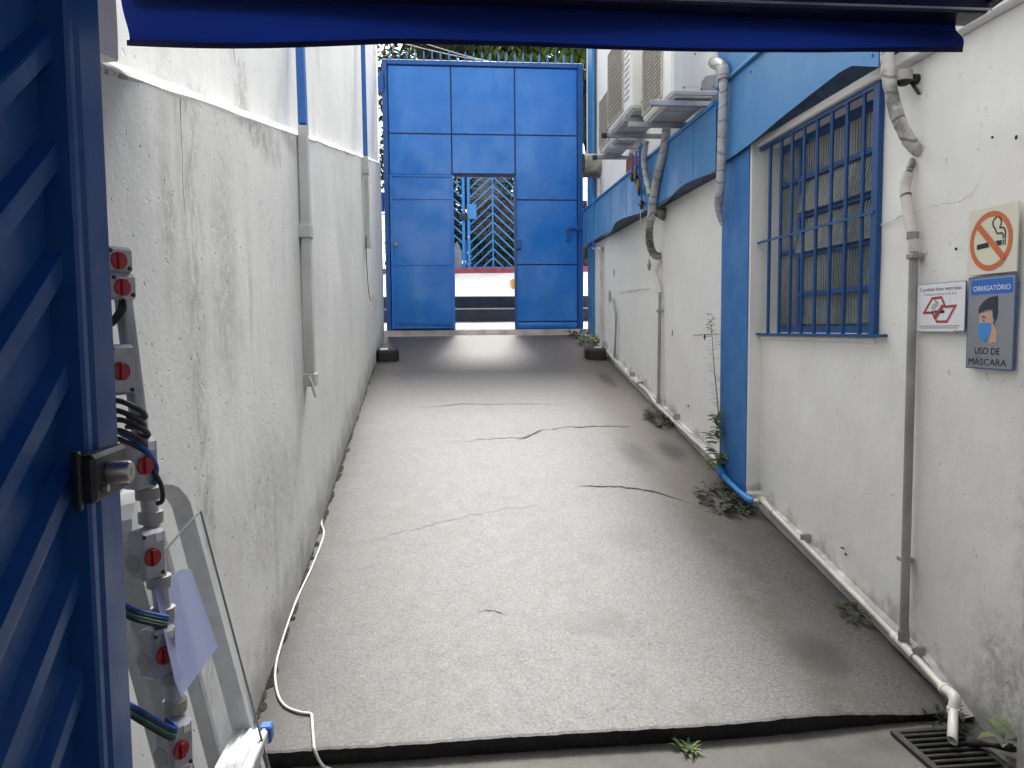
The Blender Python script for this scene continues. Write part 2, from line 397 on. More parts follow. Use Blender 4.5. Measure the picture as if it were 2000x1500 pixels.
def glass_mat(name, tint, rough, alpha_mix):
    t = NT(name); t.b.inputs['Transmission Weight'].default_value = 0
    t.fin(tint, rough, None, spec=.6)
    tp = t.n('ShaderNodeBsdfTransparent'); tp.inputs[0].default_value = (.94,.95,.96,1)
    mx = t.n('ShaderNodeMixShader'); mx.inputs[0].default_value = alpha_mix
    t.l(tp.outputs[0], mx.inputs[1]); t.l(t.b.outputs[0], mx.inputs[2]); t.l(mx.outputs[0], t.out.inputs['Surface'])
    return t.m
M['acrylic'] = glass_mat('clear_acrylic', (.55,.58,.60), .12, .05)
M['acrylic_edge'] = plain('acrylic_edge', (.16,.17,.17), .2)
M['blueplastic'] = glass_mat('milky_blue_film', (.26,.30,.52), .35, .58)
def fluted():
    t = NT('ribbed_obscure_glass'); X = t.xyz()
    w = t.n('ShaderNodeTexWave', wave_type='BANDS', bands_direction='Y'); w.inputs['Scale'].default_value = 11; w.inputs['Distortion'].default_value = .3
    t.l(t.pos, w.inputs['Vector'])
    c = t.mix(t.ramp(t.noise(2.2, 4, .6, sc=(1, 1, .6)), .35, .65), (.10,.112,.112), (.22,.235,.23))
    return t.fin(c, .14, t.bump(w.outputs['Fac'], .006, .9), spec=.8)
M['glass'] = fluted()
def leafm(name, a, b, sc=6.0):
    t = NT(name)
    c = t.mix(t.ramp(t.noise(sc, 4, .6), .3, .7), a, b)
    t.fin(c, .55, spec=.35)
    tr = t.n('ShaderNodeBsdfTranslucent'); t.l(c, tr.inputs[0])
    mx = t.n('ShaderNodeMixShader'); mx.inputs[0].default_value = .35
    t.l(t.b.outputs[0], mx.inputs[1]); t.l(tr.outputs[0], mx.inputs[2]); t.l(mx.outputs[0], t.out.inputs['Surface'])
    return t.m
M['lf_dark'] = leafm('leaf_dark', (.018,.030,.014), (.045,.065,.030), 2)
M['lf_green'] = leafm('leaf_green', (.055,.11,.02), (.13,.20,.06), 2)
M['lf_weed'] = leafm('weed_leaf', (.10,.16,.055), (.22,.29,.13), 14)
M['lf_ground'] = leafm('ground_weed_leaf', (.045,.062,.030), (.12,.14,.075), 20)
M['lf_moss'] = leafm('moss_leaf', (.035,.045,.018), (.10,.12,.05), 25)
M['stem'] = plain('weed_stem', (.16,.19,.10), .7)
M['bark'] = plain('dark_bark', (.035,.028,.022), .9, var=.4, bump=.02, scale=12)
M['house'] = plain('pale_house_render', (.40,.37,.33), .85)
def stone():
    t = NT('brown_rubble_stone')
    d = t.vor(3.6); e = t.vor(3.6, 'DISTANCE_TO_EDGE')
    c = t.mix(t.ramp(t.noise(3.5, 3), .3, .7), (.040,.026,.016), (.10,.070,.045))
    c = t.mix(t.ramp(e, .05, .0), c, (.012,.010,.008))
    return t.fin(c, .85, t.bump(t.ramp(e, 0, .12), .04))
M['stone'] = stone()

# ------------------------------------------------------------------ the setting: ground, ramp, steps, driveway
XL, XU, XC, XF, XN = -.73, -.80, 2.03, 2.09, 2.12      # lower left wall, upper left wall, pillar, far right wall, near right wall
g = MB(); g.add([(-150,-150,0),(150,-150,0),(150,250,0),(-150,250,0)], [(0,1,2,3)])
tag(g.build('ground', M['ground'], origin=(0,0,0)), None, None, kind='structure')
edge_y = lambda x: 2.772 + .006*x + .05*min(1, max(0, (x-1.2)/.8))
jit = [U(-.006,.006) for _ in range(200)]
def edge(x):
    i = (x+.8)*46; k = int(i); return edge_y(x) + .6*(jit[k%200]*(1-(i-k))+jit[(k+1)%200]*(i-k)) + .002*sin(x*5.3)
YE = 10.50
rb = MB()
def rampfn(s, t):
    x = -.80 + 2.95*s; e = edge(x); y = e + (YE-e)*t**1.6
    lip = -.004*max(0, 1-(y-e)/.02)**2
    return (x, y, rzx(x, y)+lip)
rb.grid(rampfn, 150, 60, False)
ramp = tag(rb.build('ramp', M['ramp'], origin=(0,2.8,0)), None, None, kind='structure')
rr = MB()
def risefn(s, t):
    x = -.80 + 2.95*s; e = edge(x); zt = rzx(x, e)-.004
    return (x, e+.001+.003*sin(x*17+t*3)*t*(1-t)*2 + .012*(1-t), -.02+(zt+.02)*t)
rr.grid(risefn, 150, 5, False); rr.build('step_edge', M['riser'], ramp)
def crack(pix, w0, mat, jag=5.0, sub=14, taper=True):
    pts = [PF(u, v, .003) for u, v in pix]; out = []
    for i in range(len(pts)-1):
        for k in range(sub): out.append(pts[i].lerp(pts[i+1], k/sub))
    out.append(pts[-1]); n = len(out)
    o2 = []; a = 0
    for p in out:
        a = a*.6 + U(-1,1)*jag*.001; q = Vector((p.x, p.y+a*2.2, 0)); q.z = rzx(q.x, q.y)+.003; o2.append(q)
    ws = [w0*(.35+.9*RND())*(min(1, 4*min(i, n-1-i)/n+.15) if taper else 1) for i in range(n)]
    b = MB(); b.ribbon(o2, ws, (0,1,SL)); return b.build('crack', mat, ramp)
crack([(1128,949),(1215,951),(1262,957),(1332,972)], .022, M['crack'], 4)
crack([(872,864),(940,858),(1016,855),(1060,840),(1110,833),(1195,831)], .011, M['crackfaint'], 8)
crack([(1012,858),(1035,850),(1062,838)], .016, M['crack'], 6, 8)
crack([(1110,834),(1180,832),(1235,829)], .020, M['crackfaint'], 6)
crack([(800,798),(900,789),(1000,788),(1120,790)], .010, M['crackfaint'], 6)
crack([(690,1062),(780,1040),(900,1010),(980,995),(1080,983)], .0035, M['crackfaint'], 6)
crack([(1332,972),(1372,992),(1420,995)], .010, M['crackfaint'], 5)
crack([(1230,900),(1262,938),(1310,985),(1330,1010)], .014, M['crackfaint'], 6)
crack([(930,1195),(960,1192),(988,1197)], .007, M['crack'], 4, 6)
th = MB(); th.box((-.80, YE, 1.2), (2.09, 10.66, 1.512), .006); tag(th.build('gate_threshold', M['tile']), None, None, kind='structure')
ld = MB(); ld.prism([(-3.5,10.66,1.0),(-3.5,11.55,1.0),(-3.5,11.55,1.712),(-3.5,10.66,1.585)], (9,0,0)); tag(ld.build('landing', M['tile']), None, None, kind='structure')
st = MB(); 
st.box((-3.5, 11.50, 1.0), (5.5, 11.84, 1.905), .008); st.box((-3.5, 11.80, 1.0), (5.5, 12.16, 2.100), .010)
st = st.build('entrance_steps', M['step']); tag(st, None, None, kind='structure')
nb_ = MB(); nb_.box((-3.5,11.497,1.888),(5.5,11.53,1.908),.003); nb_.build('nosing', M['pvc_grey'], st)
dr = MB(); dr.add([(-9,12.13,2.104),(12,12.13,2.104),(12,15.05,2.715),(-9,15.05,2.715),(12,60,9.5),(-9,60,9.5)], [(0,1,2,3)])
tag(dr.build('driveway', M['drive']), None, None, kind='structure')
tr_ = MB(); tr_.grid(lambda s,t: (-30+60*s, 15.05+90*t, 2.69+.03*90*t+.12*sin(s*40)*sin(t*50)), 40, 40)
tag(tr_.build('garden_terrain', plain('dark_garden_soil', (.030,.026,.018), .95, var=.4)), None, None, kind='structure')
kb = MB()
kp = bez([(-3,14.62,0),(-.2,14.72,0),(.8,14.80,0),(1.4,14.82,0),(2.6,14.95,0),(5,15.1,0)], 10)
kv = []
for p in kp:
    z = 2.104+(p.y-12.13)*.2092
    kv.append([(p.x,p.y,z-.05),(p.x,p.y+.015,z+.10),(p.x,p.y+.20,z+.12),(p.x,p.y+.22,z-.05)])
fl = [q for a in kv for q in a]
kb.add(fl, [(4*i+j,4*i+j+1,4*i+4+j+1,4*i+4+j) for i in range(len(kv)-1) for j in range(3)])
tag(kb.build('red_kerb', M['kerb']), None, None, kind='structure')
# black plants of moss in the corner of ramp and left wall
mo = MB(); y = 2.8
while y < 9.6:
    w = U(.004,.030)*(1 if y < 6 else .6)
    L = U(.03,.16); mo.grid(lambda s,t,y=y,w=w,L=L: (XL-.02+.02*s+(w)*s*(sin(pi*t)**.5+.1), y+L*t, rz(y+L*t)+.004+.012*(1-s)*sin(pi*t)), 3, 4); y += L*U(.5,1.1)
tag(mo.build('moss', M['moss']), None, None, kind='stuff')

# ------------------------------------------------------------------ left boundary wall
wl = thing('boundary_wall', 'tall white plaster wall with sloping ledge along the left of the ramp', 'wall', (-.9, 5.5, 0))
lz = lambda y: 2.319 + (y-2.504)*SL - .012             # top of thick lower wall
def rough_wall(x0, ylo, yhi, zlo, zhi, nx, nz, amp, seed):
    b = MB()
    from mathutils import noise
    def fn(s, t):
        y = ylo + (yhi-ylo)*s; z0 = zlo(y); z1 = zhi(y); z = z0 + (z1-z0)*t
        d = amp*noise.noise((y*.9+seed, z*.8, seed)) + amp*.5*noise.noise((y*3.1, z*2.4, seed+4))
        return (x0 + d, y, z)
    return b.grid(fn, nx, nz)
b = rough_wall(XL, -2.6, 10.45, lambda y: -.05 if y < 3 else rz(y)-.05, lambda y: lz(max(y,1.0)), 140, 26, .010, 2.0)
b.add([(XL,10.45,rz(10.45)-.1),(-1.25,10.45,rz(10.45)-.1),(-1.25,10.45,lz(10.45)),(XL,10.45,lz(10.45))], [(0,1,2,3)])
b.build('plaster_base', M['wall_low'], wl)
b = MB()
from mathutils import noise as mnoise
def cop(s, t):
    y = 1.0 + 9.45*s; w = .010*mnoise.noise((y*.9+2, lz(y)*.8, 2.0))
    prof = [(XL+w, -.006), (XL+.004+w, .004), (XL-.004+w, .010), (XU-.004, .052)]
    q = prof[round(t*3)]; k = .006*mnoise.noise((y*3.2, 1.3, t))
    return (q[0], y, lz(y)+q[1]+k)
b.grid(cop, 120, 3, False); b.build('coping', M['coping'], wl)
b = rough_wall(XU, 1.5, 10.38, lambda y: lz(y)+.03, lambda y: 6.4, 120, 22, .008, 8.0)
b.add([(XU,10.38,3.6),(-1.25,10.38,3.6),(-1.25,10.38,6.4),(XU,10.38,6.4)], [(0,1,2,3)])
b.build('wall_face', M['wall_up'], wl)
# thick rounded pier over the ledge, near the camera
b = MB()
def pier(s, t):
    z = 2.16 + 1.4*t; a = s*pi/2
    yend = 1.86 - .045*min(1, max(0,(2.40-z)/.2))**2*0 + .012*sin(z*9)
    if s < .6: y = -1.0 + (yend-.05+1.0)*(s/.6); x = XL+.034
    else: k = (s-.6)/.4*pi/2; y = yend-.05+.05*sin(k); x = XL+.034-.085*(1-cos(k))
    return (x + .006*mnoise.noise((y*4, z*4, 1)), y, max(z, lz(max(y,1.0))+.02))
b.grid(pier, 40, 24); b.build('pier', M['wall_up'], wl)
b = MB(); b.box((-.9,-2.8,0),(2.3,-2.6,3.0)); b.build('light_block_wall', M['wall_low'], wl)  # unseen wall behind the camera, added only to block light
# crack and patch on upper wall
b = MB(); b.ribbon([PX(455,84,XU+.012),PX(457,105,XU+.012),PX(460,128,XU+.012)], [.012,.010,.004], (0,1,0)); b.build('crack', M['crack'], wl)
b = MB(); pts=[PX(u,v,XL+.013) for u,v in ((352,192),(353,240),(356,300),(357,360),(362,420))]
b.ribbon(pts, [.010,.006,.004,.005,.002], (0,1,0)); b.build('crack', M['crackfaint'], wl)

# white strip of outside wall end beyond gate hinge
b = MB(); b.box((-1.30,10.80,1.0),(-.79,11.1,6.6)); tag(b.build('gate_pier', M['wall_up']), 'white pier showing as a bright sliver between left wall and blue gate', 'pier')

# ------------------------------------------------------------------ conduits on the left wall
def conduit(name_label, top, split, bot, x, w, clampsz, loop):
    t = thing('wall_conduit', name_label, 'conduit', (x, bot.y, bot.z), 'conduits down the left wall')
    a = Vector((x, bot.y, bot.z)); s = Vector((x, split.y, split.z)); u = Vector((x-.035, top.y, top.z))
    dirn = (s-a)
    b = MB(); b.bar(a, s, w, .045, (1,0,0)); b.build('painted_length', M['trunk_grey'], t)
    b = MB(); b.bar(s+Vector((0,0,.001)), u, w*.92, .042, (1,0,0)); b.build('blue_length', M['gate_dark'], t)
    for z in clampsz:
        p = a + dirn*((z-a.z)/dirn.z)
        b = MB(); b.box((x-.035, p.y-w*.78, z-.035), (x+.030, p.y+w*.62, z+.035), .004); b.build('clamp', M['trunk_grey'], t)
    if loop:
        p = a
        b = MB(); b.tube(bez([p+Vector((.0,-.02,.0)), p+Vector((.02,-.03,-.07)), p+Vector((.03,-.055,-.075)), p+Vector((.02,-.065,-.02)), p+Vector((0,-.06,.03))],6), .006, 8); b.build('cable_loop', M['whitecable'], t)
    return t
c1b = PX(608,745,-.70); c1s = PX(592,247,-.70); c1t = PX(587,60,-.73)
conduit('thick grey conduit with blue painted top, nearer of two on left wall', c1t, c1s, c1b, -.70, .072, (PX(598,452,-.70).z, c1b.z+.01), True)
c2b = PX(719,480,-.70); c2s = PX(714,305,-.70); c2t = PX(709,60,-.73)
conduit('thin grey conduit with blue painted top, farther one near the gate', c2t, c2s, c2b, -.70, .055, (PX(716,336,-.70).z, c2b.z+.01), False)
b = MB(); b.tube(bez([PX(717,440,-.71), PX(715,470,-.715), PX(717,530,-.71), PX(721,575,-.71), PX(726,587,-.69), PX(729,578,-.68)],6), .004, 6)
tag(b.build('hanging_wire', M['rubber']), 'thin loose wire hanging below the farther left conduit', 'wire')
def sticker(c, xs, label):
    t = thing('wall_notice', label, 'notice', c, 'small notices on the walls')
    s = 1 if xs < 0 else -1
    b = MB(); b.box((c[0], c[1]-.05, c[2]), (c[0]+s*.003, c[1]+.05, c[2]+.13)); b.build('card', M['label'], t)
    b = MB()
    for k in range(7):
        z = c[2]+.012+k*.016; b.box((c[0]+s*.0032, c[1]-.04, z), (c[0]+s*.0045, c[1]-.04+U(.03,.08), z+U(.005,.010)))
    b.build('printed_lines', M['black'], t)
p = PX(736,605,-.715); sticker(Vector((-.715, p.y, p.z)), -1, 'small printed notice low on the left wall by the gate')

# ------------------------------------------------------------------ right building
bd = thing('building', 'white and blue building with barred window along the right of the ramp', 'building', (2.3, 5.5, 0))
b = MB(); b.box((2.45,-2.6,-.1),(8,5.30,2.87)); b.box((2.45,5.31,-.1),(8,10.9,7.2)); b.build('core', M['wall_up'], bd)
b = rough_wall(XF, 5.30, 10.55, lambda y: rz(y)-.05, lambda y: 3.3, 70, 24, .006, 5.0)
b.build('wall', M['wall_right'], bd)
b = rough_wall(XF+.03, 5.30, 10.9, lambda y: 3.2, lambda y: 7.0, 60, 20, .004, 6.0)
b.build('wall', M['wall_up'], bd)
# near wall with window opening
WY0, WY1, WZ0, WZ1 = 3.575, 4.985, 1.560, 2.755
def nearwall():
    b = MB(); ys = [2.40+i*.07 for i in range(int((5.0-2.40)/.07)+1)] 
    ys = sorted(set([round(q,4) for q in ys if abs(q-WY0)>.02 and abs(q-WY1)>.02]+[WY0, WY1, 4.99+.0]))
    zs = sorted(set([-.05+i*.08 for i in range(36)]+[WZ0, WZ1])); zs = [z for z in zs if z in (WZ0,WZ1) or (abs(z-WZ0)>.02 and abs(z-WZ1)>.02)]
    vs = {}; vl = []
    for i, y in enumerate(ys):
        for j, z in enumerate(zs):
            k = 0.0 if (WY0-.03<=y<=WY1+.03 and WZ0-.03<=z<=WZ1+.03) else 1.0
            d = (.011*mnoise.noise((y*1.3, z*1.1, 3)) + .007*mnoise.noise((y*4, z*3.4, 9)))*k
            vs[i,j] = len(vl); vl.append((XN+d, y, z))
    fs = []
    for i in range(len(ys)-1):
        for j in range(len(zs)-1):
            if WY0-.001 <= ys[i] and ys[i+1] <= WY1+.001 and WZ0-.001 <= zs[j] and zs[j+1] <= WZ1+.001: continue
            fs.append((vs[i,j], vs[i+1,j], vs[i+1,j+1], vs[i,j+1]))
    b.add(vl, fs, True)
    R = 2.29
    b.add([(XN,WY0,WZ0),(R,WY0,WZ0),(R,WY0,WZ1),(XN,WY0,WZ1)], [(0,1,2,3)])
    b.add([(XN,WY1,WZ0),(R,WY1,WZ0),(R,WY1,WZ1),(XN,WY1,WZ1)], [(0,1,2,3)])
    b.add([(XN,WY0,WZ1),(R,WY0,WZ1),(R,WY1,WZ1),(XN,WY1,WZ1)], [(0,1,2,3)])
    b.add([(XN,WY0,WZ0),(R,WY0,WZ0),(R,WY1,WZ0),(XN,WY1,WZ0)], [(0,1,2,3)])
    b.add([(XN,2.40,-.05),(2.6,2.40,-.05),(2.6,2.40,2.82),(XN,2.40,2.82)], [(0,1,2,3)])
    return b
nearwall().build('wall', M['wall_near'], bd)
b = MB(); b.box((2.005,-2.6,-.05),(2.6,2.44,2.82),.012); b.build('pier', M['wall_low'], bd)
b = MB(); b.box((XN-.012,WY0-.02,WZ0-.05),(XN+.03,WY1-.0,WZ0-.012),.01)
b.build('window_sill', M['wall_near'], bd)
# pillar: white rendered core, blue painted face
b = MB(); b.box((XC+.004,4.905,.2),(2.3,5.40,2.80),.008); b.build('pillar_core', M['wall_near'], bd)
b = MB(); b.box((XC-.004,4.915,.2),(XC+.0035,5.39,2.80)); b.box((XC+.0035,5.385,.2),(2.15,5.4035,2.80)); b.build('pillar_face', M['pillar'], bd)
# lintel and eave over window
b = MB(); b.box((XN-.055,2.0,2.758),(2.3,4.99,2.835),.006); b.build('lintel', M['trim'], bd)
b = MB(); b.box((XN-.075,2.0,2.838),(2.4,3.37,2.875),.004); b.build('eave', M['trim'], bd)
b = MB(); b.box((XN-.058,1.9,2.815),(XN-.052,3.4,2.823)); b.build('eave_joint', M['crack'], bd)
# blue sheet hood above window and fascia further up the ramp
hood = thing_ = None
bot = [(5.42,2.742),(5.05,2.750),(4.75,2.768),(4.4,2.805),(4.05,2.832),(3.74,2.852),(3.62,2.846),(3.39,2.765)]
XH = 1.995
b = MB(); poly = [(XH,y,z) for y,z in bot]+[(XH,3.39,4.2),(XH,5.42,4.2)]
b.prism(poly, (.004,0,0))
b.build('window_hood', M['fascia'], bd); b = MB()
n = len(bot)
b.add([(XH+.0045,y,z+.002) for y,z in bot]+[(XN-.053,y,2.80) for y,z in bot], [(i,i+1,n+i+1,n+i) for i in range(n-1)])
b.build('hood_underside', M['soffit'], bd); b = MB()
b.add([(XH+.004,3.392,2.767),(2.4,3.392,2.876),(2.4,3.392,4.2),(XH+.004,3.392,4.2)], [(0,1,2,3)])
b.build('hood_end', M['fascia'], bd)
b = MB(); p = PX(1420,160,XH); b.tube([(XH-.014,5.40,3.279),(XH-.014,3.42,3.279)], .013, 10); b.build('trim_tube', M['fascia'], bd)
for u,v in ((1704,108),(1465,100),(1466,140)): q=PX(u,v,XH); b=MB(); b.cyl((XH-.006,q.y,q.z),(XH,q.y,q.z),.008,8); b.build('rivet', M['pipe_blue'], bd)
b = MB(); XA = 1.985
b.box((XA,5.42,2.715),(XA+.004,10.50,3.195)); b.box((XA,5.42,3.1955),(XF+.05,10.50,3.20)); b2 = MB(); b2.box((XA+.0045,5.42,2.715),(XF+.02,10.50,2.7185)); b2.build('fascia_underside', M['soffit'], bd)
k = 5.9
while k < 10.4: b.box((XA-.003,k,2.72),(XA-.0005,k+.012,3.19)); k += .72
b.build('fascia', M['fascia'], bd)
b = MB(); b.tube([(XA-.006,5.43,3.19),(XA-.006,10.5,3.19)], .016, 8); b.build('fascia_rail', M['pipe_blue'], bd)
def flap(u0, v0, u1, v1, d):
    a = PX(u0,v0,XA); c = PX(u1,v1,XA); y0, y1 = a.y, c.y
    b = MB(); b.grid(lambda s,t: (XA-.004-d*t*(.6+.4*sin(s*pi))*(.25+.75*sin(pi*min(1,s*1.25))), y0+(y1-y0)*s+.02*sin(s*7)*t, 2.713-.018*t+.020*sin(s*5)*t), 14, 4)
    b.grid(lambda s,t: (XA-.004-d*t*(.6+.4*sin(s*pi))*(.25+.75*sin(pi*min(1,s*1.25))), y0+(y1-y0)*s+.02*sin(s*7)*t, 2.710-.018*t+.020*sin(s*5)*t), 14, 4)
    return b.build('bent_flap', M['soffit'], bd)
flap(1262,408,1184,462,.10); flap(1400,332,1285,398,.05)
b = MB(); b.box((2.055,10.20,rz(10.2)),(XF,10.52,6.8),.003); b.build('painted_strip', M['fascia'], bd)
# skirting of rough concrete below the pipe
b = MB()
def sk(x0,y0,y1,h,xw):
    def fn(s,t):
        y=y0+(y1-y0)*s; return (x0+.012*t*t+.004*mnoise.noise((y*6,t*3,2)), y, rz(y)-.07+(h+.07)*t*min(1,.2+(y-y0)/.35)+.008*mnoise.noise((y*3,1,1)))
    b.grid(fn, 40, 4); b.grid(lambda s,t:(x0+.012+(xw-x0-.012)*t, y0+(y1-y0)*s, rz(y0+(y1-y0)*s)-.07+(h+.07)*min(1,.2+(y1-y0)*s/.35)+.006*t+.004*mnoise.noise((s*40,t*2,5))), 60, 4)
sk(2.050,5.42,10.4,.020,XF); sk(2.078,2.80,4.90,.020,XN+.012)
b.box((2.03,4.84,rz(4.8)-.05),(2.14,4.912,rz(4.8)+.06),.012)
b.build('skirting', M['wall_near'], bd)
# window: steel frame, ribbed panes, grille
win = MB(); RX = 2.25
fy = lambda u: 0
win.box((RX-.02,WY0,WZ0),(RX+.02,WY1,WZ0+.04)); win.box((RX-.02,WY0,WZ1-.04),(RX+.02,WY1,WZ1-.0))
for y in (WY0+.02, 3.70, 4.62, WY1-.02): win.box((RX-.024,y-.018,WZ0+.041),(RX+.024,y+.018,WZ1-.041))
win = win.build('window', M['bars'], bd)
zz = [WZ0+.04, 1.795, 2.035, 2.275, 2.50, WZ1-.04]
m = MB()
for z in zz[1:-1]: m.box((RX-.026,3.719,z-.014),(RX+.01,4.601,z+.014))
m.box((RX-.022,3.595,2.06),(RX+.02,3.681,2.085)); m.box((RX-.022,4.64,2.06),(RX+.02,4.944,2.085)); m.box((RX-.022,4.64,2.49),(RX+.02,4.944,2.515))
m.build('sash_bar', M['bars'], win)
for i in range(5):
    tilt = .05 if i in (2,3) else .0
    m = MB(); z0, z1 = zz[i]+.012, zz[i+1]-.012
    m.add([(RX-.004-tilt,3.72,z0),(RX-.004-tilt,4.60,z0),(RX-.004,4.60,z1),(RX-.004,3.72,z1)], [(0,1,2,3)])
    m.prism([(RX-.002-tilt,3.72,z0),(RX-.002-tilt,4.60,z0),(RX-.002,4.60,z1),(RX-.002,3.72,z1)], (.004,0,0)); m.build('pane', M['glass'], win)
m = MB(); m.box((RX,3.596,WZ0+.045),(RX+.005,3.681,WZ1-.045)); m.build('pane', M['glass'], win)
m = MB(); m.box((RX,4.64,WZ0+.045),(RX+.005,4.944,WZ1-.045)); m.build('pane', M['glass'], win)
gr = MB(); gx = 2.095
gr.box((gx-.006,WY0-.04,WZ0-.012),(gx+.020,WY0+.01,WZ1+.0)); gr.box((gx-.006,WY1-.02,WZ0-.006),(gx+.02,WY1+.012,WZ1+.0))
gr.box((gx-.004,WY0+.011,WZ1-.022),(gx+.018,WY1-.021,WZ1-.002)); gr.box((gx-.012,WY0-.115,WZ0-.016),(gx+.02,WY1+.02,WZ0-.0125+.010))
gr = gr.build('window_grille', M['bars'], bd)
ybars = [PX(u,v,gx).y for u,v in ((1500,500),(1521,500),(1542,500),(1565,500),(1590,500),(1618,500),(1647,500),(1679,500))]
for y in ybars:
    m = MB(); m.cyl((gx+.007,y,WZ0-.004),(gx+.007,y,WZ1-.01),.0105,10); m.build('grille_bar', M['bars'], gr)
m = MB(); m.box((gx-.012,WY0-.02,2.136),(gx-.005,WY1-.012,2.150)); m.build('cross_rail', M['bars'], gr)
# wall marks
def mark(pix, w, mat, X):
    m = MB(); pts = []
    P = [PX(u,v,X) for u,v in pix]
    for i in range(len(P)-1):
        for k in range(6): q = P[i].lerp(P[i+1],k/6); pts.append(q+Vector((0,U(-.006,.006),U(-.006,.006))))
    pts.append(P[-1]); m.ribbon(pts, [w*U(.2,1) for _ in pts], (0,.5,.86)); m.build('wall_crack', mat, bd)
mark([(1788,412),(1830,400),(1865,396),(1895,382),(1912,360)], .006, M['trunk_grey'], XN-.016)
mark([(1720,440),(1755,425),(1788,415)], .016, M['trunk_grey'], XN-.016)
mark([(1210,572),(1240,568),(1268,563)], .008, M['crackfaint'], XF-.008)
mark([(1355,655),(1385,653),(1412,652)], .008, M['crackfaint'], XF-.008)
m = MB()
for u,v,a,c,X in ((1199,533,.010,.05,XF),(1376,657,.014,.026,XF),(1344,793,.012,.012,XF),(1313,650,.006,.03,XF),(1652,1083,.012,.008,XN-.008),(1645,1070,.02,.004,XN-.008),(1938,268,.006,.006,XN-.008),(1867,486,.007,.007,XN-.008),(1985,268,.006,.01,XN-.008)):
    q = PX(u,v,X-.006); pts=[]
    for k in range(9): an=2*pi*k/9; pts.append((X-.0075, q.y+a*cos(an)*U(.6,1.2), q.z+c*sin(an)*U(.6,1.2)))
    m=MB(); m.prism(pts, (.003,0,0)); m.build('chip', M['crack'], bd)
p = PX(1192,588,XF); sticker(Vector((XF-.012, p.y, p.z)), 1, 'small printed notice on the right wall above the thin flex')

# ------------------------------------------------------------------ pipes on the right
fp = thing('floor_pipe', 'long white drain pipe along the foot of the right wall, blue past the pillar', 'pipe', PX(1862,1440,2.0))
far = [PX(1150,655,2.05),PX(1172,676,2.05),PX(1190,692,2.05),PX(1232,737,2.05),PX(1262,762,2.05),PX(1285,792,2.045),PX(1340,845,2.045),PX(1392,893,2.03),PX(1405,912,1.995)]
b = MB(); b.tube(bez(far,6), .0155, 14); b.build('white_length', M['pvc'], fp)
bl_ = [PX(1405,912,1.995)+Vector((0,.02,0)),PX(1412,928,1.990),PX(1438,955,1.990),PX(1463,977,1.990),PX(1472,979,2.01)]
b = MB(); b.tube(bez(bl_[:4],5), .0195, 14); b.tube([bl_[0], bl_[1]], .026, 14); b.tube([bl_[2].lerp(bl_[3],.6), bl_[3], bl_[4]], .024, 14); b.build('blue_length', M['pipe_blue'], fp)
nr = [PX(1472,979,2.01),PX(1486,977,2.050),PX(1497,986,2.058),PX(1510,1000,2.066),PX(1600,1092,2.070),PX(1690,1182,2.070),PX(1758,1252,2.068),PX(1800,1297,2.06),PX(1850,1352,2.035)]
b = MB(); b.tube(nr, .0150, 14); b.tube([nr[1]-Vector((.02,0,0)), nr[1], nr[2], nr[3]], .0195, 14)
b.build('white_length', M['pvc'], fp)
b = MB()
a1, a2 = PX(1752,1247,2.068), PX(1778,1274,2.064); b.tube([a1,a2], .0200, 16); b.tube([PX(1745,1240,2.068),a1],.0212,16); b.tube([a2,PX(1786,1283,2.062)],.0212,16)
b.build('tee_joint', M['pvc'], fp)
e0, e1, e2 = PX(1845,1346,2.038), PX(1864,1362,2.020), PX(1862,1388,1.995)
b = MB(); b.tube(bez([e0,e1,e2],6), .0215, 16); b.tube([e0-(e1-e0)*.15,e0+(e1-e0)*.15], .0240, 16); b.tube([e2+Vector((0,0,.012)),e2-Vector((0,0,.008))],.0240,16); b.build('elbow', M['pvc'], fp)
e3 = PX(1860,1447,1.885)
b = MB(); d_ = (e3-e2); 
n=16; ring=[]
tdir=d_.normalized(); ax=tdir.cross(Vector((0,1,0))).normalized(); ay=tdir.cross(ax)
vs=[];
for (pp,rad,cut) in ((e2,.0185,0),(e3,.0185,1),(e3,.0158,1),(e2+d_*.4,.0158,0)):
    for k in range(n):
        an=2*pi*k/n; off=rad*(cos(an)*ax+sin(an)*ay); q=pp+off
        if cut: q += tdir*(off.y*1.15)*-1
        vs.append(q)
b.add(vs,[(j*n+k,j*n+(k+1)%n,(j+1)*n+(k+1)%n,(j+1)*n+k) for j in range(3) for k in range(n)],True); b.build('outlet', M['pvc'], fp)
b = MB(); b.cyl(e2+d_*.55, e2+d_*.56, .0157, 16); b.build('bore_shade_disc', M['pvc_dark'], fp)  # black disc painted in for the shade inside the pipe
for u,v,X in ((1232,733,2.045),(1247,722+30,2.04),(1318,816,2.035),(1568,1054,2.072),(1787,1277,2.066)):
    q = PX(u,v,X); b = MB(); b.box((X-.012,q.y-.012,q.z-.02),(X+.045,q.y+.012,q.z+.035),.005); b.build('pipe_clip', M['pvc_grey'], fp)
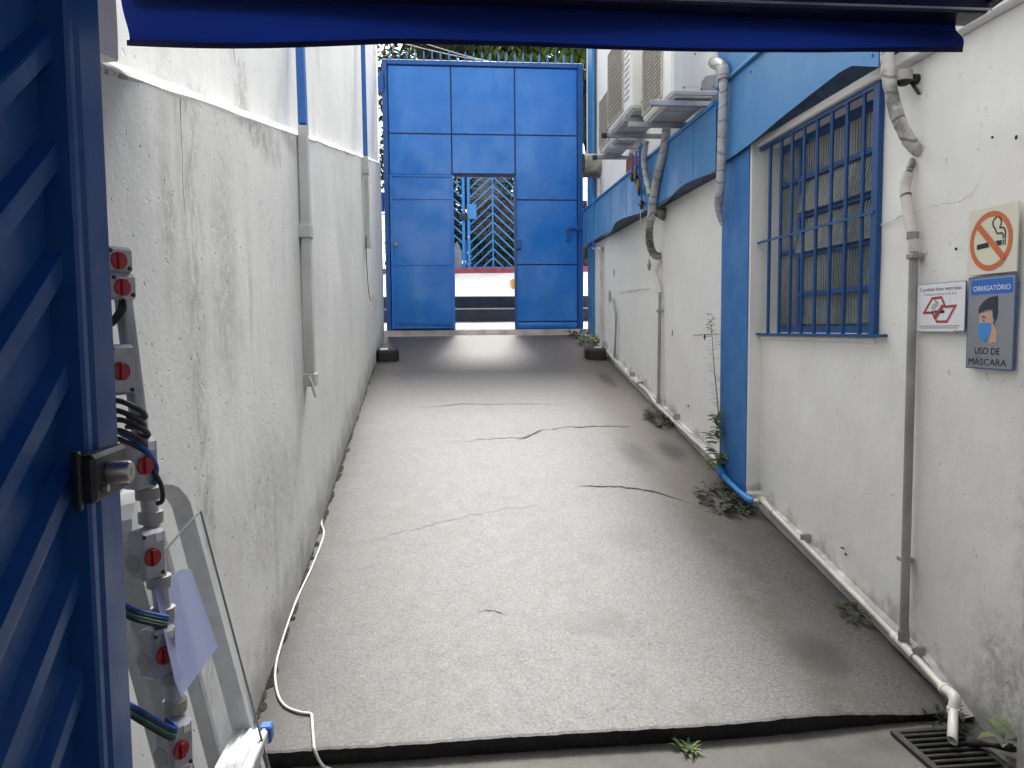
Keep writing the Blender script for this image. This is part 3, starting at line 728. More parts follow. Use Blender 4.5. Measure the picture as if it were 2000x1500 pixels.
# vertical pipe with bent wrap on near wall
vp = thing('wall_downpipe', 'grey vertical pipe beside the signs, bent sleeve at its top', 'pipe', PX(1765,1250,2.085), 'pipes down the right wall')
v0, v1 = PX(1765,1250,2.072), PX(1785,490,2.09)
b = MB(); b.tube([v0,v1], .0195, 16); b.tube([v0-Vector((0,0,.0)),v0+Vector((0,0,.045))], .025, 16); b.build('pipe', M['pvc_grey'], vp)
bs = [PX(u,v,x) for u,v,x in ((1784,492,2.088),(1783,462,2.085),(1773,410,2.080),(1768,365,2.080),(1776,335,2.085),(1780,318,2.10))]
b = MB(); b.tube(bez(bs[:5],4), .0235, 16); b.build('sleeve', M['pvc'], vp)
b = MB(); b.tube([bs[4],bs[5],PX(1783,312,2.13)], .015, 12); b.tube([bs[1]+Vector((0,0,.02)),bs[1]-Vector((0,0,.012))], .0255, 16); b.tube([PX(1769,381,2.08),PX(1770,385,2.08)],.0245,16); b.build('tape', M['wrap_dirty'], vp)
for u,v in ((1787,500),(1768,1091)):
    q = PX(u,v,2.09); b = MB(); b.box((2.062,q.y-.028,q.z-.012),(2.118,q.y+.026,q.z+.012),.004); b.build('clamp', M['pvc_grey'], vp)
# dirty wrapped hose into the wall above
hs = [PX(u,v,x) for u,v,x in ((1731,40,1.99),(1733,110,1.99),(1738,165,1.995),(1752,225,2.02),(1772,268,2.06),(1788,290,2.10),(1796,292,2.14))]
b = MB(); hh = bez(hs,8); b.tube(hh, [.029+.0012*sin(i*1.7)+.001*sin(i*.6) for i in range(len(hh))], 16)
tag(b.build('wrapped_hose', M['wrap_white']), 'stained white wrapped hose bending into the wall beside the camera', 'hose')
# far white downpipe by the gate
b = MB(); q0, q1 = PX(1174,676,2.05), PX(1173,486,2.05)
dp = thing('wall_downpipe', 'thin white downpipe with an elbow nearest the gate', 'pipe', q0, 'pipes down the right wall')
b.tube([q0,q1], .020, 12); b.build('pipe', M['pvc'], dp)
b = MB(); b.tube(bez([q1-Vector((0,0,.05)),q1,PX(1168,484,2.05),PX(1160,484,2.03)],5), .026, 12); b.build('elbow', M['pvc'], dp)
b = MB(); b.tube([PX(1160,484,2.0),PX(1160,385,1.975)], .016, 10); tag(b.build('riser_tube', M['pipe_blue']), 'blue tube up the fascia beside the gate', 'tube')
b = MB(); b.tube(bez([PX(1197,582,2.07),PX(1200,600,2.06),PX(1203,620,2.06),PX(1202,660,2.06),PX(1199,712,2.06)],5), .012, 8)
tag(b.build('wall_flex', M['pvc_grey']), 'thin bowed grey flex between the notice and the floor pipe', 'flex')
# mid pipe under air conditioner hose
mp_ = thing('wall_downpipe', 'slim grey downpipe under the forked hose in the middle of the right wall', 'pipe', PX(1286,790,2.05), 'pipes down the right wall')
b = MB(); b.tube([PX(1286,788,2.055),PX(1289,575,2.06)], .0155, 12); b.tube([PX(1286,790,2.055),PX(1286,778,2.055)], .021, 12); b.build('pipe', M['pvc_grey'], mp_)
b = MB(); b.tube(bez([PX(1289,572,2.06),PX(1284,550,2.05),PX(1281,535,2.05),PX(1285,518,2.06),PX(1290,508,2.08)],5), .021, 12); b.build('sleeve', M['pvc'], mp_)
q = PX(1289,607,2.06); b = MB(); b.box((2.03,q.y-.025,q.z-.012),(2.085,q.y+.025,q.z+.012),.003); b.build('clamp', M['pvc_grey'], mp_)
# forked lagged hose
fk = thing('forked_hose', 'grey lagged hose forking up to two air conditioners, dark below the fork', 'hose', PX(1287,495,2.08))
def hose(pix, r, mat, name, par):
    b = MB(); pp = bez([PX(u,v,x) for u,v,x in pix],7); b.tube(pp, [r*(1+.05*sin(i*2.1)) for i in range(len(pp))], 14); return b.build(name, mat, par)
hose([(1302,245,1.98),(1298,285,1.96),(1284,345,1.95),(1277,385,1.95),(1271,428,1.95)], .037, M['wrap'], 'branch', fk)
hose([(1262,275,1.95),(1258,310,1.94),(1262,345,1.945),(1271,380,1.95)], .028, M['wrap'], 'branch', fk)
hose([(1271,426,1.95),(1268,450,1.95),(1270,480,1.98),(1279,498,2.04),(1292,500,2.10)], .036, M['wrap_dirty'], 'tail', fk)
# dark hole with stub beside it
b = MB(); q = PX(1286,412,2.05); b.tube(bez([PX(1272,408,1.96),PX(1283,414,2.0),PX(1296,418,2.09)],4), [.03,.034,.036,.038,.04,.045,.05,.055,.06], 12); tag(b.build('hose_stub', M['wrap_dirty']), 'blackened hose stub entering the wall just below the fascia', 'hose')
# silver lagged line at the near unit
sl = thing('lagged_pipe', 'silver wrapped pipe elbowing down from the nearest air conditioner to the pillar', 'pipe', PX(1410,425,1.96))
hose([(1394,122,1.96),(1402,125,1.95),(1412,135,1.945),(1414,155,1.945)], .040, M['wrap'], 'elbow', sl)
hose([(1413,150,1.945),(1413,190,1.945),(1410,260,1.95),(1408,330,1.95),(1406,370,1.955),(1403,400,1.96)], .030, M['wrap'], 'lagging', sl)
b = MB(); pp = bez([PX(1403,396,1.96),PX(1404,415,1.97),PX(1408,430,1.985),PX(1410,440,1.99)],4); b.tube(pp, [.030-.0016*i for i in range(len(pp))], 12); b.build('tail', M['wrap'], sl)

# ------------------------------------------------------------------ air conditioners
def ac_unit(x0, y0, z0, w, h, d, label):
    t = thing('air_conditioner', label, 'air conditioner', (x0+d/2, y0+w/2, z0), 'air conditioners on the right wall')
    b = MB(); b.box((x0,y0,z0+.0),(x0+d,y0+w,z0+h),.018); b.build('casing', M['ac'], t)
    gy0, gy1 = y0+w*.30, y0+w-.03; gz0, gz1 = z0+.045, z0+h-.04
    b = MB(); b.box((x0-.0025,gy0,gz0),(x0-.0005,gy1,gz1)); b.build('condenser', M['ac_in'], t)
    b = MB(); cy, cz, R = (gy0+gy1)/2, (gz0+gz1)/2, min(gy1-gy0,gz1-gz0)/2*.96
    for k in range(3):
        a = 2*pi*k/3
        b.prism([(x0-.0045, cy+R*.12*cos(a+q[0]*.5)*q[1]*8.0*.12, cz+R*.12*sin(a+q[0]*.5)*q[1]*8.0*.12) for q in ((-.6,1),(-.9,7.6),(-.1,8),(.9,7.8),(.6,1))], (.0015,0,0))
    b.cyl((x0-.006,cy,cz),(x0-.0045,cy,cz),R*.22,16); b.build('fan', M['black'], t)
    b = MB(); n = 15
    for i in range(n+1): yy = gy0+(gy1-gy0)*i/n; b.box((x0-.0105,yy-.0024,gz0),(x0-.0085,yy+.0024,gz1))
    for i in range(17): z = gz0+(gz1-gz0)*i/16; b.box((x0-.0083,gy0,z-.0028),(x0-.0065,gy1,z+.0028))
    for z in (gz0,gz1-.012): b.box((x0-.012,gy0-.01,z),(x0-.001,gy1+.01,z+.012))
    for yy in (gy0-.012,gy1): b.box((x0-.0122,yy,gz0+.012),(x0-.001,yy+.012,gz1-.012))
    b.build('fan_grille', M['grille'], t)
    b = MB()
    if h > .7:
        for i in range(11): z = z0+.10+i*.05; b.box((x0-.004,y0+.05,z),(x0-.0,y0+w*.24,z+.012))
        b.build('louvre', M['ac_shade'], t)
    b = MB(); b.box((x0+.07,y0-.003,z0+.05),(x0+d-.03,y0-.0005,z0+h-.06),.001); b.build('service_cover', M['ac'], t)
    b = MB(); b.prism([(x0+d-.13,y0-.006,z0+.03),(x0+d-.13+.0,y0-.006,z0+.08),(x0+d-.10,y0-.006,z0+.125),(x0+d-.02,y0-.006,z0+.14),(x0+d-.02,y0-.006,z0+.03)], (0,.0025,0)); b.build('valve_recess', M['ac_shade'], t)
    b = MB()
    for s, q in ((.09,.04),(.22,.032),(.31,.05),(.17,.28)): b = MB(); b.cyl((x0+s,y0-.007,z0+q),(x0+s,y0-.0035,z0+q),.006,8); b.build('screw', M['black'], t)
    b = MB(); b.box((x0+.03,y0+.02,z0-.022),(x0+d-.03,y0+w-.02,z0-.001),.008)
    for i in range(5): yy = y0+.1+i*w/6; b.box((x0+.04,yy,z0-.027),(x0+d-.04,yy+.03,z0-.0215))
    b.build('drip_tray', M['trunk_grey'], t)
    return t
ac_unit(1.70,5.55,3.285,.79,.60,.35,'white air conditioner nearest the pillar, joined to a silver wrapped pipe')
ac_unit(1.62,6.42,3.430,.86,.75,.36,'tall white air conditioner in the middle of the row of three')
ac_unit(1.80,7.74,3.510,.79,.60,.26,'small white air conditioner farthest up the ramp near the gate')
def bracket(y, z, x0, x1, label, captip):
    t = thing('wall_bracket', label, 'bracket', (x1, y, z), 'steel brackets under the air conditioners')
    b = MB(); b.box((x0,y-.02,z-.022),(x1,y+.02,z+.018),.003); b.build('arm', M['steel'], t)
    b = MB(); b.box((x1-.012,y-.03,z-.16),(x1,y+.03,z+.05),.003); b.build('wall_plate', M['steel'], t)
    if captip: b = MB(); b.box((x0-.02,y-.022,z-.025),(x0+.03,y+.022,z+.021),.004); b.build('end_cap', M['black'], t)
    return t
bracket(5.62,3.237,1.56,XF+.03,'longest bare steel bracket arm under the front edge of the nearest air conditioner',False)
bracket(6.22,3.237,1.55,XF+.03,'bare steel bracket arm under the far edge of the nearest air conditioner',False)
bracket(6.60,3.380,1.60,XF+.03,'bracket arm under the front edge of the tall middle air conditioner',False)
bracket(7.15,3.380,1.55,XF+.03,'black-capped bracket arm under the far edge of the middle air conditioner',True)
bracket(7.92,3.460,1.78,XF+.03,'bracket arm mostly hidden under the front of the farthest air conditioner',False)
bracket(8.42,3.460,1.72,XF+.03,'black-capped bracket arm under the far edge of the farthest air conditioner',True)
# valves
vv = thing('gas_valve_cluster', 'cluster of small dark and yellow gas valves hanging on the blue fascia', 'valves', PX(1250,420,1.95))
for (u,v0_,v1_,col) in ((1235,300,345,'black'),(1243,295,348,'yellow'),(1249,285,372,'yellow'),(1253,280,398,'black')):
    p0, p1 = PX(u,v0_,1.955), PX(u,v1_,1.955)
    b = MB(); b.tube([p0,p1], .010, 8); b.build('tube', M['gate_dark'], vv)
    b = MB(); b.tube([p1+Vector((0,-.045,0)),p1,p1+Vector((0,.045,0))], .019, 8); b.tube([p1+Vector((0,0,.03)),p1-Vector((0,0,.05))], .016, 8); vb = b.build('valve', M['black'], vv)
    if col == 'yellow': b = MB(); b.bar(p1+Vector((-.02,-.01,.0)), p1+Vector((-.02,-.02,.10)), .022, .012); b.build('lever', M['yellow'], vb)
b = MB(); b.tube(bez([PX(1252,400,1.955),PX(1251,430,1.95),PX(1256,460,2.0),PX(1267,488,2.05),PX(1268,510,2.06)],6), .004, 6)
tag(b.build('thin_cable', M['whitecable']), 'thin pale cable looping from the valves to a hanging plug', 'cable')
b = MB(); a_ = PX(1268,508,2.05); c_ = PX(1268,528,2.05); b.tube([a_,a_.lerp(c_,.3),a_.lerp(c_,.32),a_.lerp(c_,.7),a_.lerp(c_,.72),c_], [.008,.012,.019,.019,.013,.013], 10)
tag(b.build('cable_plug', M['pvc_grey']), 'small grey plug hanging beside the dark hose on the wall', 'plug')
# vent duct stub by gate
b = MB(); c0 = PX(1150,326,1.90); c1 = PX(1176,324,2.15)
M['duct'] = plain('weathered_duct', (.40,.39,.31), .7, var=.5, bump=.004, scale=14)
du = thing('vent_duct', 'round weathered vent duct stub on the white wall near the gate', 'duct', c1)
c0 = Vector((1.90, c1.y-.0, c1.z)); c1 = Vector((2.14, c1.y, c1.z))
b.tube([c0,c1], .150, 28, cap=False); b.tube([c0,c0+Vector((.02,0,0))], .155, 28, cap=False); b.build('sleeve', M['duct'], du)
b = MB(); b.cyl(c0+Vector((.012,0,0)), c0+Vector((.016,0,0)), .148, 28); b.build('mesh', M['lf_ground'], du)
b = MB(); b.tube([PX(1170,350,2.08),PX(1171,395,2.08)], .018, 8); tag(b.build('drain_tube', M['pvc']), 'short white tube under the round vent duct', 'tube')
b = MB(); q = PX(1228,318,2.0); b.box((2.0,q.y-.12,q.z-.12),(2.10,q.y+.12,q.z+.05),.005); tag(b.build('brick', M['terracotta']), 'bare terracotta brick resting on the fascia edge', 'brick')

# ------------------------------------------------------------------ signs on near wall
XS = XN-.022
def text_polys(s, size, bold=0.0):
    cu = bpy.data.curves.new('t', 'FONT'); cu.body = s; cu.size = size; cu.offset = bold; cu.align_x = 'LEFT'; cu.resolution_u = 3
    o = bpy.data.objects.new('t', cu); C.objects.link(o)
    dg = bpy.context.evaluated_depsgraph_get(); dg.update()
    me = bpy.data.meshes.new_from_object(o.evaluated_get(dg))
    vs = [tuple(v.co) for v in me.vertices]; fs = [tuple(p.vertices) for p in me.polygons]
    bpy.data.objects.remove(o); bpy.data.curves.remove(cu); bpy.data.meshes.remove(me)
    return vs, fs
class Sign:
    def __init__(s, name, label, cat, yl, yr, z0, z1):
        s.yl, s.z0, s.w, s.h = yl, z0, yl-yr, z1-z0
        s.t = thing(name, label, cat, (XS, (yl+yr)/2, z0), 'signs on the near right wall')
    def P(s, a, b, k=0): return (XS - .0022 - .0005*k, s.yl - a*s.w, s.z0 + b*s.h)
    def panel(s, mat, rad=.0, name='panel', a0=0, b0=0, a1=1, b1=1, k=None):
        pts = []
        W, H = (a1-a0)*s.w, (b1-b0)*s.h
        for (cx, cy, an) in ((W-rad,H-rad,0),(rad,H-rad,90),(rad,rad,180),(W-rad,rad,270)):
            for q in range(5 if rad else 1):
                th = radians(an+q*22.5); pts.append((a0+(cx+rad*cos(th))/s.w, b0+(cy+rad*sin(th))/s.h))
        m = MB()
        if k is None: m.prism([(XS-.0022, *s.P(a,b)[1:]) for a,b in pts], (.006,0,0))
        else: m.prism([s.P(a,b,k) for a,b in pts], (.0004,0,0))
        return m.build(name, mat, s.t)
    def poly(s, polys, mat, name, k=1):
        m = MB()
        for p in polys: m.prism([s.P(a,b,k) for a,b in p], (.0004,0,0))
        return m.build(name, mat, s.t)
    def line(s, pts, w, mat, name, k=2, asp=None):
        m = MB(); 
        P = [Vector((a*s.w, b*s.h, 0)) for a,b in pts]
        for i in range(len(P)-1):
            d = (P[i+1]-P[i]).normalized(); nx = Vector((-d.y,d.x,0))*w/2; e=d*w*.25
            q = [P[i]-nx-e, P[i+1]-nx+e, P[i+1]+nx+e, P[i]+nx-e]
            m.prism([s.P(c.x/s.w,c.y/s.h,k+.05*(i%2)) for c in q], (.0004,0,0))
        return m.build(name, mat, s.t)
    def text(s, txt, a0, a1, b, hgt, mat, k=1, bold=0.0, name='lettering'):
        vs, fs = text_polys(txt, 1.0, bold); x0 = min(v[0] for v in vs); x1 = max(v[0] for v in vs)
        kx = (a1-a0)*s.w/(x1-x0); m = MB()
        m.add([(XS-.0022-.0005*k, s.yl-a0*s.w-(v[0]-x0)*kx, s.z0+b*s.h+v[1]*hgt*s.h) for v in vs], fs)
        return m.build(name, mat, s.t)
def smat(name, col, r=.4): return plain(name, col, r, var=.05, scale=10)
M['s_white']=smat('sign_white',(.78,.79,.83),.3); M['s_black']=smat('sign_black',(.012,.012,.014)); M['s_red']=smat('sign_crimson',(.40,.035,.06))
M['s_orange']=smat('sign_orange',(.62,.155,.055)); M['s_cream']=smat('sign_cream',(.74,.705,.60)); M['s_cream2']=smat('sign_pale_disc',(.72,.72,.56))
M['s_blue']=smat('sign_blue',(.02,.145,.55)); M['s_silver']=plain('sign_brushed_silver',(.34,.36,.40),.34,.55,var=.12,scale=4); M['s_hair']=smat('sign_hair',(.022,.035,.055))
M['s_skin']=smat('sign_skin',(.60,.36,.25)); M['s_mask']=smat('sign_mask_blue',(.045,.27,.70)); M['s_grey']=smat('sign_grey',(.18,.18,.20)); M['s_border']=smat('sign_border_blue',(.05,.12,.30))
# no smoking, cream square sheet
s = Sign('prohibition_sign', 'cream sheet with orange crossed circle over a smoking cigarette', 'sign', 2.893, 2.632, 1.793, 2.045)
s.panel(M['s_cream'])
ell = lambda cx,cy,rx,ry,n=48: [(cx+rx*cos(2*pi*i/n), cy+ry*sin(2*pi*i/n)) for i in range(n)]
cx, cy, rx, ry = .48, .49, .435, .445
s.poly([ell(cx,cy,rx*.84,ry*.84)], M['s_cream2'], 'pale_disc', 1)
m = MB(); A_ = [s.P(a,b,2) for a,b in ell(cx,cy,rx,ry,64)]; B_ = [s.P(a,b,2) for a,b in ell(cx,cy,rx*.81,ry*.81,64)]
m.add(A_+B_, [(i,(i+1)%64,64+(i+1)%64,64+i) for i in range(64)]); m.build('crossed_ring', M['s_orange'], s.t)
s.poly([[(.20,.385),(.46,.40),(.42,.475),(.20,.46)],[(.64,.405),(.705,.405),(.705,.48),(.58,.48)],[(.725,.405),(.745,.405),(.745,.48),(.725,.48)],[(.765,.405),(.785,.405),(.785,.48),(.765,.48)]], M['s_black'], 'cigarette', 3)
s.poly([[(.155,.735),(.225,.80),(.80,.245),(.735,.175)]], M['s_orange'], 'slash', 5)
s.line([(.735,.50),(.735,.56),(.70,.585),(.62,.585),(.585,.62),(.575,.66),(.53,.70),(.515,.755),(.54,.81),(.59,.83)], .0055, M['s_black'], 'smoke', 4)
s.line([(.775,.50),(.775,.60),(.745,.655),(.66,.665),(.68,.71),(.69,.76),(.66,.81),(.625,.825)], .0055, M['s_black'], 'smoke', 4)
# proibido fumar
s = Sign('notice_sign', 'white notice with a crimson map outline around a crossed cigarette', 'sign', 3.212, 2.898, 1.570, 1.776)
s.panel(M['s_grey'], .010, 'border'); s.panel(M['s_white'], .009, 'panel', .008,.012,.992,.988, 1)
s.text('É proibido fumar neste local.', .08,.93,.845,.100, M['s_black'], 2, .004)
s.text('Smoking prohibited in this area', .17,.83,.755,.060, M['s_grey'], 2, 0)
mapo = [(.135,.375),(.33,.715),(.54,.73),(.625,.535),(.85,.545),(.665,.185),(.445,.185),(.345,.375)]
def offs(p, d):
    n=len(p); out=[]
    Q=[Vector((a*s.w,b*s.h,0)) for a,b in p]
    for i in range(n):
        e1=(Q[i]-Q[i-1]).normalized(); e2=(Q[(i+1)%n]-Q[i]).normalized(); n1=Vector((e1.y,-e1.x,0)); n2=Vector((e2.y,-e2.x,0))
        bb=(n1+n2); bb=bb/max(.35,bb.dot(n1)); q=Q[i]+bb*d; out.append((q.x/s.w,q.y/s.h))
    return out
inn = offs(mapo, .0105); m = MB(); n=len(mapo)
m.add([s.P(a,b,3) for a,b in mapo]+[s.P(a,b,3) for a,b in inn], [(i,(i+1)%n,n+(i+1)%n,n+i) for i in range(n)]); m.build('map_outline', M['s_red'], s.t)
s.poly([[(.545,.56),(.605,.535),(.42,.25),(.37,.29)]], M['s_red'], 'slash', 5)
s.poly([[(.40,.385),(.60,.385),(.60,.44),(.40,.44)],[(.372,.385),(.385,.385),(.385,.44),(.372,.44)],[(.345,.385),(.358,.385),(.358,.44),(.345,.44)]], M['s_black'], 'cigarette', 4)
s.line([(.36,.46),(.34,.51),(.37,.55),(.42,.57),(.43,.61),(.40,.66)], .0028, M['s_black'], 'smoke', 4)
s.line([(.40,.46),(.39,.50),(.45,.54),(.47,.58),(.45,.62)], .0028, M['s_black'], 'smoke', 4)
m=[];
for b0,a0,a1 in ((.115,.07,.92),(.075,.12,.88),(.018,.80,.97)):
    a=a0
    while a<a1: w=U(.02,.06); m.append([(a,b0),(min(a1,a+w),b0),(min(a1,a+w),b0+.018),(a,b0+.018)]); a+=w+.012
s.poly(m, M['s_grey'], 'small_print', 2)
# mask sign
s = Sign('mask_sign', 'silver and blue sign with a masked head between two lines of lettering', 'sign', 2.884, 2.630, 1.428, 1.785)
s.panel(M['s_border'], .004, 'border'); s.panel(M['s_silver'], .006, 'panel', .02,.014,.98,.986, 1)
s.panel(M['s_blue'], .008, 'heading_band', .07,.805,.95,.965, 2)
s.text('OBRIGATÓRIO', .125,.905,.845,.075, M['s_white'], 3, .006)
s.text('USO DE', .20,.73,.160,.105, M['s_black'], 3, .004)
s.text('MÁSCARA', .07,.875,.042,.105, M['s_black'], 3, 0)
s.poly([[(.28,.595),(.555,.625),(.56,.50),(.60,.47),(.62,.44),(.655,.455),(.655,.30),(.50,.275),(.475,.39),(.30,.40),(.27,.53)]], M['s_skin'], 'face', 2)
s.poly([[(.25,.635),(.27,.675),(.37,.735),(.48,.77),(.655,.785),(.66,.60),(.645,.535),(.60,.505),(.59,.535),(.565,.56),(.55,.635),(.44,.64),(.33,.618),(.26,.60)]], M['s_hair'], 'hair', 3)
s.poly([[(.255,.475),(.33,.500),(.44,.500),(.535,.495),(.535,.42),(.49,.345),(.42,.305),(.35,.315),(.28,.36),(.255,.42)]], M['s_mask'], 'mask', 4)
s.poly([[(.32,.555),(.34,.575),(.40,.57),(.42,.55),(.37,.56)], ell(.375,.525,.018,.012,10)], M['s_hair'], 'brow_and_eye', 3)
s.poly([[(.575,.50),(.60,.51),(.605,.485),(.585,.475)],[(.63,.45),(.645,.44),(.64,.425)]], M['s_hair'], 'ear_mark', 3)
# dome camera
q = PX(1788,160,2.11); qh = PX(1765,150,2.05)
dc = thing('security_camera', 'small white security camera under the eave beside the wrapped hose', 'camera', (XN, q.y, q.z))
b = MB(); b.tube([(XN,q.y,q.z+.012),(XN-.03,q.y,q.z+.012),(qh.x,qh.y,qh.z+.0)], [.022,.022,.012], 16); b.bar((XN-.03,q.y,q.z+.0),(XN-.01,q.y-.03,q.z-.06),.02,.012); b.build('arm', M['black'], dc)
b = MB(); b.tube([(qh.x,qh.y,qh.z-.018),(qh.x,qh.y,qh.z+.022),(qh.x,qh.y,qh.z+.028)], [.036,.036,.030], 24); b.build('housing', M['pvc_grey'], dc)
b = MB()
b.grid(lambda s_,t_: (qh.x+.031*cos(2*pi*s_)*cos(t_*pi/2), qh.y+.031*sin(2*pi*s_)*cos(t_*pi/2), qh.z-.019-.022*sin(t_*pi/2)), 20, 6); b.build('dome', M['black'], dc)

# ------------------------------------------------------------------ main blue gate
GY = 10.70
gx_ = lambda u: PY(u,420,GY).x
gz_ = lambda v: PY(940,v,GY).z
gt = thing('sheet_metal_gate', 'tall blue sheet metal gate with open wicket at the head of the ramp', 'gate', (.65, GY, 1.52))
X0, X1, X2, X3 = gx_(762), gx_(884), gx_(1007), gx_(1128)
ZT, ZB = gz_(131), gz_(643)
fr = MB(); z_op = gz_(345)
fr.box((X0-.075,GY-.03,ZB-.06),(X0-.005,GY+.05,ZT+.07),.006); fr.box((X3+.005,GY-.03,ZB-.06),(X3+.075,GY+.05,ZT+.07),.006)
fr.box((X0-.0045,GY-.03,ZT+.005),(X3+.0045,GY+.05,ZT+.07),.006); fr.box((X0-.0045,GY-.025,ZB-.06),(X3+.0045,GY+.05,ZB+.0),.006)
fr.build('gate_frame', M['gate_dark'], gt)
bk = MB()
bk.box((X0-.03,GY+.012,ZB+.001),(X0+.03,GY+.043,ZT+.004)); bk.box((X3-.03,GY+.012,ZB+.001),(X3+.03,GY+.043,ZT+.004)); bk.box((X0+.031,GY+.012,ZT-.03),(X3-.031,GY+.007+.033,ZT+.03))
bk.box((X0+.031,GY+.010,gz_(343)-.02),(X1-.021,GY+.045,gz_(343)+.02)); bk.box((X2+.021,GY+.010,ZB-.03),(X3-.031,GY+.04,ZB+.02)); bk.box((X0+.031,GY+.010,ZB-.03),(X1-.021,GY+.04,ZB+.02)); bk.box((X2+.021,GY+.010,gz_(629)-.02),(X3-.031,GY+.04,gz_(629)+.02))
for x in (X1,X2): bk.box((x-.02,GY+.008,ZB+.001),(x+.02,GY+.045,ZT+.004))
for z in (gz_(263),): 
    for a,c in ((X0,X1-.021),(X1+.021,X2-.021),(X2+.021,X3)): bk.box((a,GY+.008,z-.02),(c,GY+.045,z+.02))
bk.box((X1+.021,GY+.006,z_op-.002),(X2-.021,GY+.045,z_op+.055))
for z in (gz_(390),gz_(517)): bk.box((X2+.021,GY+.008,z-.02),(X3,GY+.045,z+.02))
bk.build('inner_frame', M['seam'], gt)
def panel(x0, x1, z0, z1, y=GY, par=None, name='panel', mat=None):
    b = MB(); g_ = .010; x0 += g_; x1 -= g_; z0 += g_; z1 -= g_
    ph = U(0,6)
    b.grid(lambda s,t: (x0+(x1-x0)*s, y-.004-.011*sin(pi*s)*sin(pi*t)*(.5+.9*sin(ph+s*3+t*2)), z0+(z1-z0)*t), 8, 8)
    b.add([(x0,y-.004,z0),(x1,y-.004,z0),(x1,y-.004,z1),(x0,y-.004,z1),(x0,y+.006,z0),(x1,y+.006,z0),(x1,y+.006,z1),(x0,y+.006,z1)], [(0,1,5,4),(1,2,6,5),(2,3,7,6),(3,0,4,7),(4,5,6,7)])
    return b.build(name, mat or M['gate'], par or gt)
r1 = gz_(263)
for a,c in ((X0,X1),(X1,X2),(X2,X3)): panel(a,c,r1,ZT)
panel(X0,X1,gz_(343),r1); panel(X1,X2,z_op+.035,r1)
panel(X2,X3,gz_(390),r1); panel(X2,X3,gz_(517),gz_(390)); panel(X2,X3,gz_(629),gz_(517)); panel(X2,X3,ZB,gz_(629))
panel(X0,X1,ZB,gz_(344))
# wicket door folded back over left panel
wk = MB(); wy = GY-.075; wx0, wx1 = gx_(763), gx_(886); wz0, wz1 = gz_(641), gz_(345)
wk.box((wx0,wy-.02,wz0),(wx0+.03,wy+.02,wz1)); wk.box((wx1-.03,wy-.02,wz0),(wx1,wy+.02,wz1))
for z in (wz0+.02,gz_(628),gz_(517),gz_(390),wz1-.013): wk.box((wx0+.0301,wy-.018,z-.013),(wx1-.0301,wy+.018,z+.013))
wk = wk.build('wicket_door', M['gate'], gt)
for a,c in ((gz_(390),wz1-.02),(gz_(517),gz_(390)),(gz_(628),gz_(517)),(wz0+.03,gz_(628))): panel(wx0+.02,wx1-.02,a+.004,c-.004,wy,wk,'sheet')
b = MB(); q = PY(774,478,wy); b.tube([(q.x,wy-.05,q.z),(q.x,wy-.045,q.z),(q.x,wy-.03,q.z),(q.x,wy-.008,q.z)], [.012,.028,.03,.034], 18); b.build('knob', M['pvc_grey'], wk)
# jamb of opening, latch, bolt, hinges, spikes
b = MB(); b.box((X1-.018,GY-.025,ZB),(X1+.012,GY+.007,z_op)); b.box((X2-.012,GY-.025,ZB),(X2+.014,GY+.007,z_op)); b.build('wicket_jamb', M['gate_dark'], gt)
q = PY(1013,478,GY); b = MB(); b.box((q.x-.035,GY-.07,q.z-.065),(q.x+.03,GY-.012,q.z+.065),.008); b.build('lock_box', M['gate_dark'], gt)
q = PY(1108,447,GY); q2 = PY(1140,447,GY)
b = MB(); b.tube([(q.x,GY-.045,q.z),(q2.x+.03,GY-.045,q.z)], .018, 10); b.box((q.x-.02,GY-.06,q.z-.17),(q.x+.02,GY-.03,q.z+.01),.006)
for u in (1113,1128): qq=PY(u,447,GY); b.box((qq.x-.015,GY-.065,q.z-.03),(qq.x+.015,GY-.008,q.z+.03),.004)
b.build('slide_bolt', M['gate_dark'], gt)
for v in (162,395,608):
    q = PY(747,v,GY); b = MB(); b.cyl((q.x-.01,GY-.02,q.z-.13),(q.x-.01,GY-.02,q.z+.13),.035,10); b.box((q.x-.06,GY-.03,q.z-.08),(q.x+.03,GY+.0,q.z+.08)); b.build('hinge', M['gate_dark'], gt)
for i in range(23):
    x = gx_(768)+(gx_(1118)-gx_(768))*i/22
    b = MB(); b.tube([(x,GY+.01,ZT+.06),(x,GY+.01,ZT+.175),(x,GY+.01,ZT+.20)], [.011,.011,.003], 6); b.build('spike', M['pipe_blue'], gt)
# overhead wires
for k,(a,c,lab) in enumerate(((PY(770,80,13),PY(1140,128,11.5),'upper slack wire slanting across the spikes over the gate'),(PY(830,85,13),PY(1140,134,11.5),'lower slack wire slanting across the spikes over the gate'))):
    b = MB(); b.tube([a.lerp(c,i/12)+Vector((0,0,-.12*sin(pi*i/12))) for i in range(-4,13)], .007, 6); tag(b.build('overhead_wire', M['pvc_grey']), lab, 'wire', 'overhead wires')

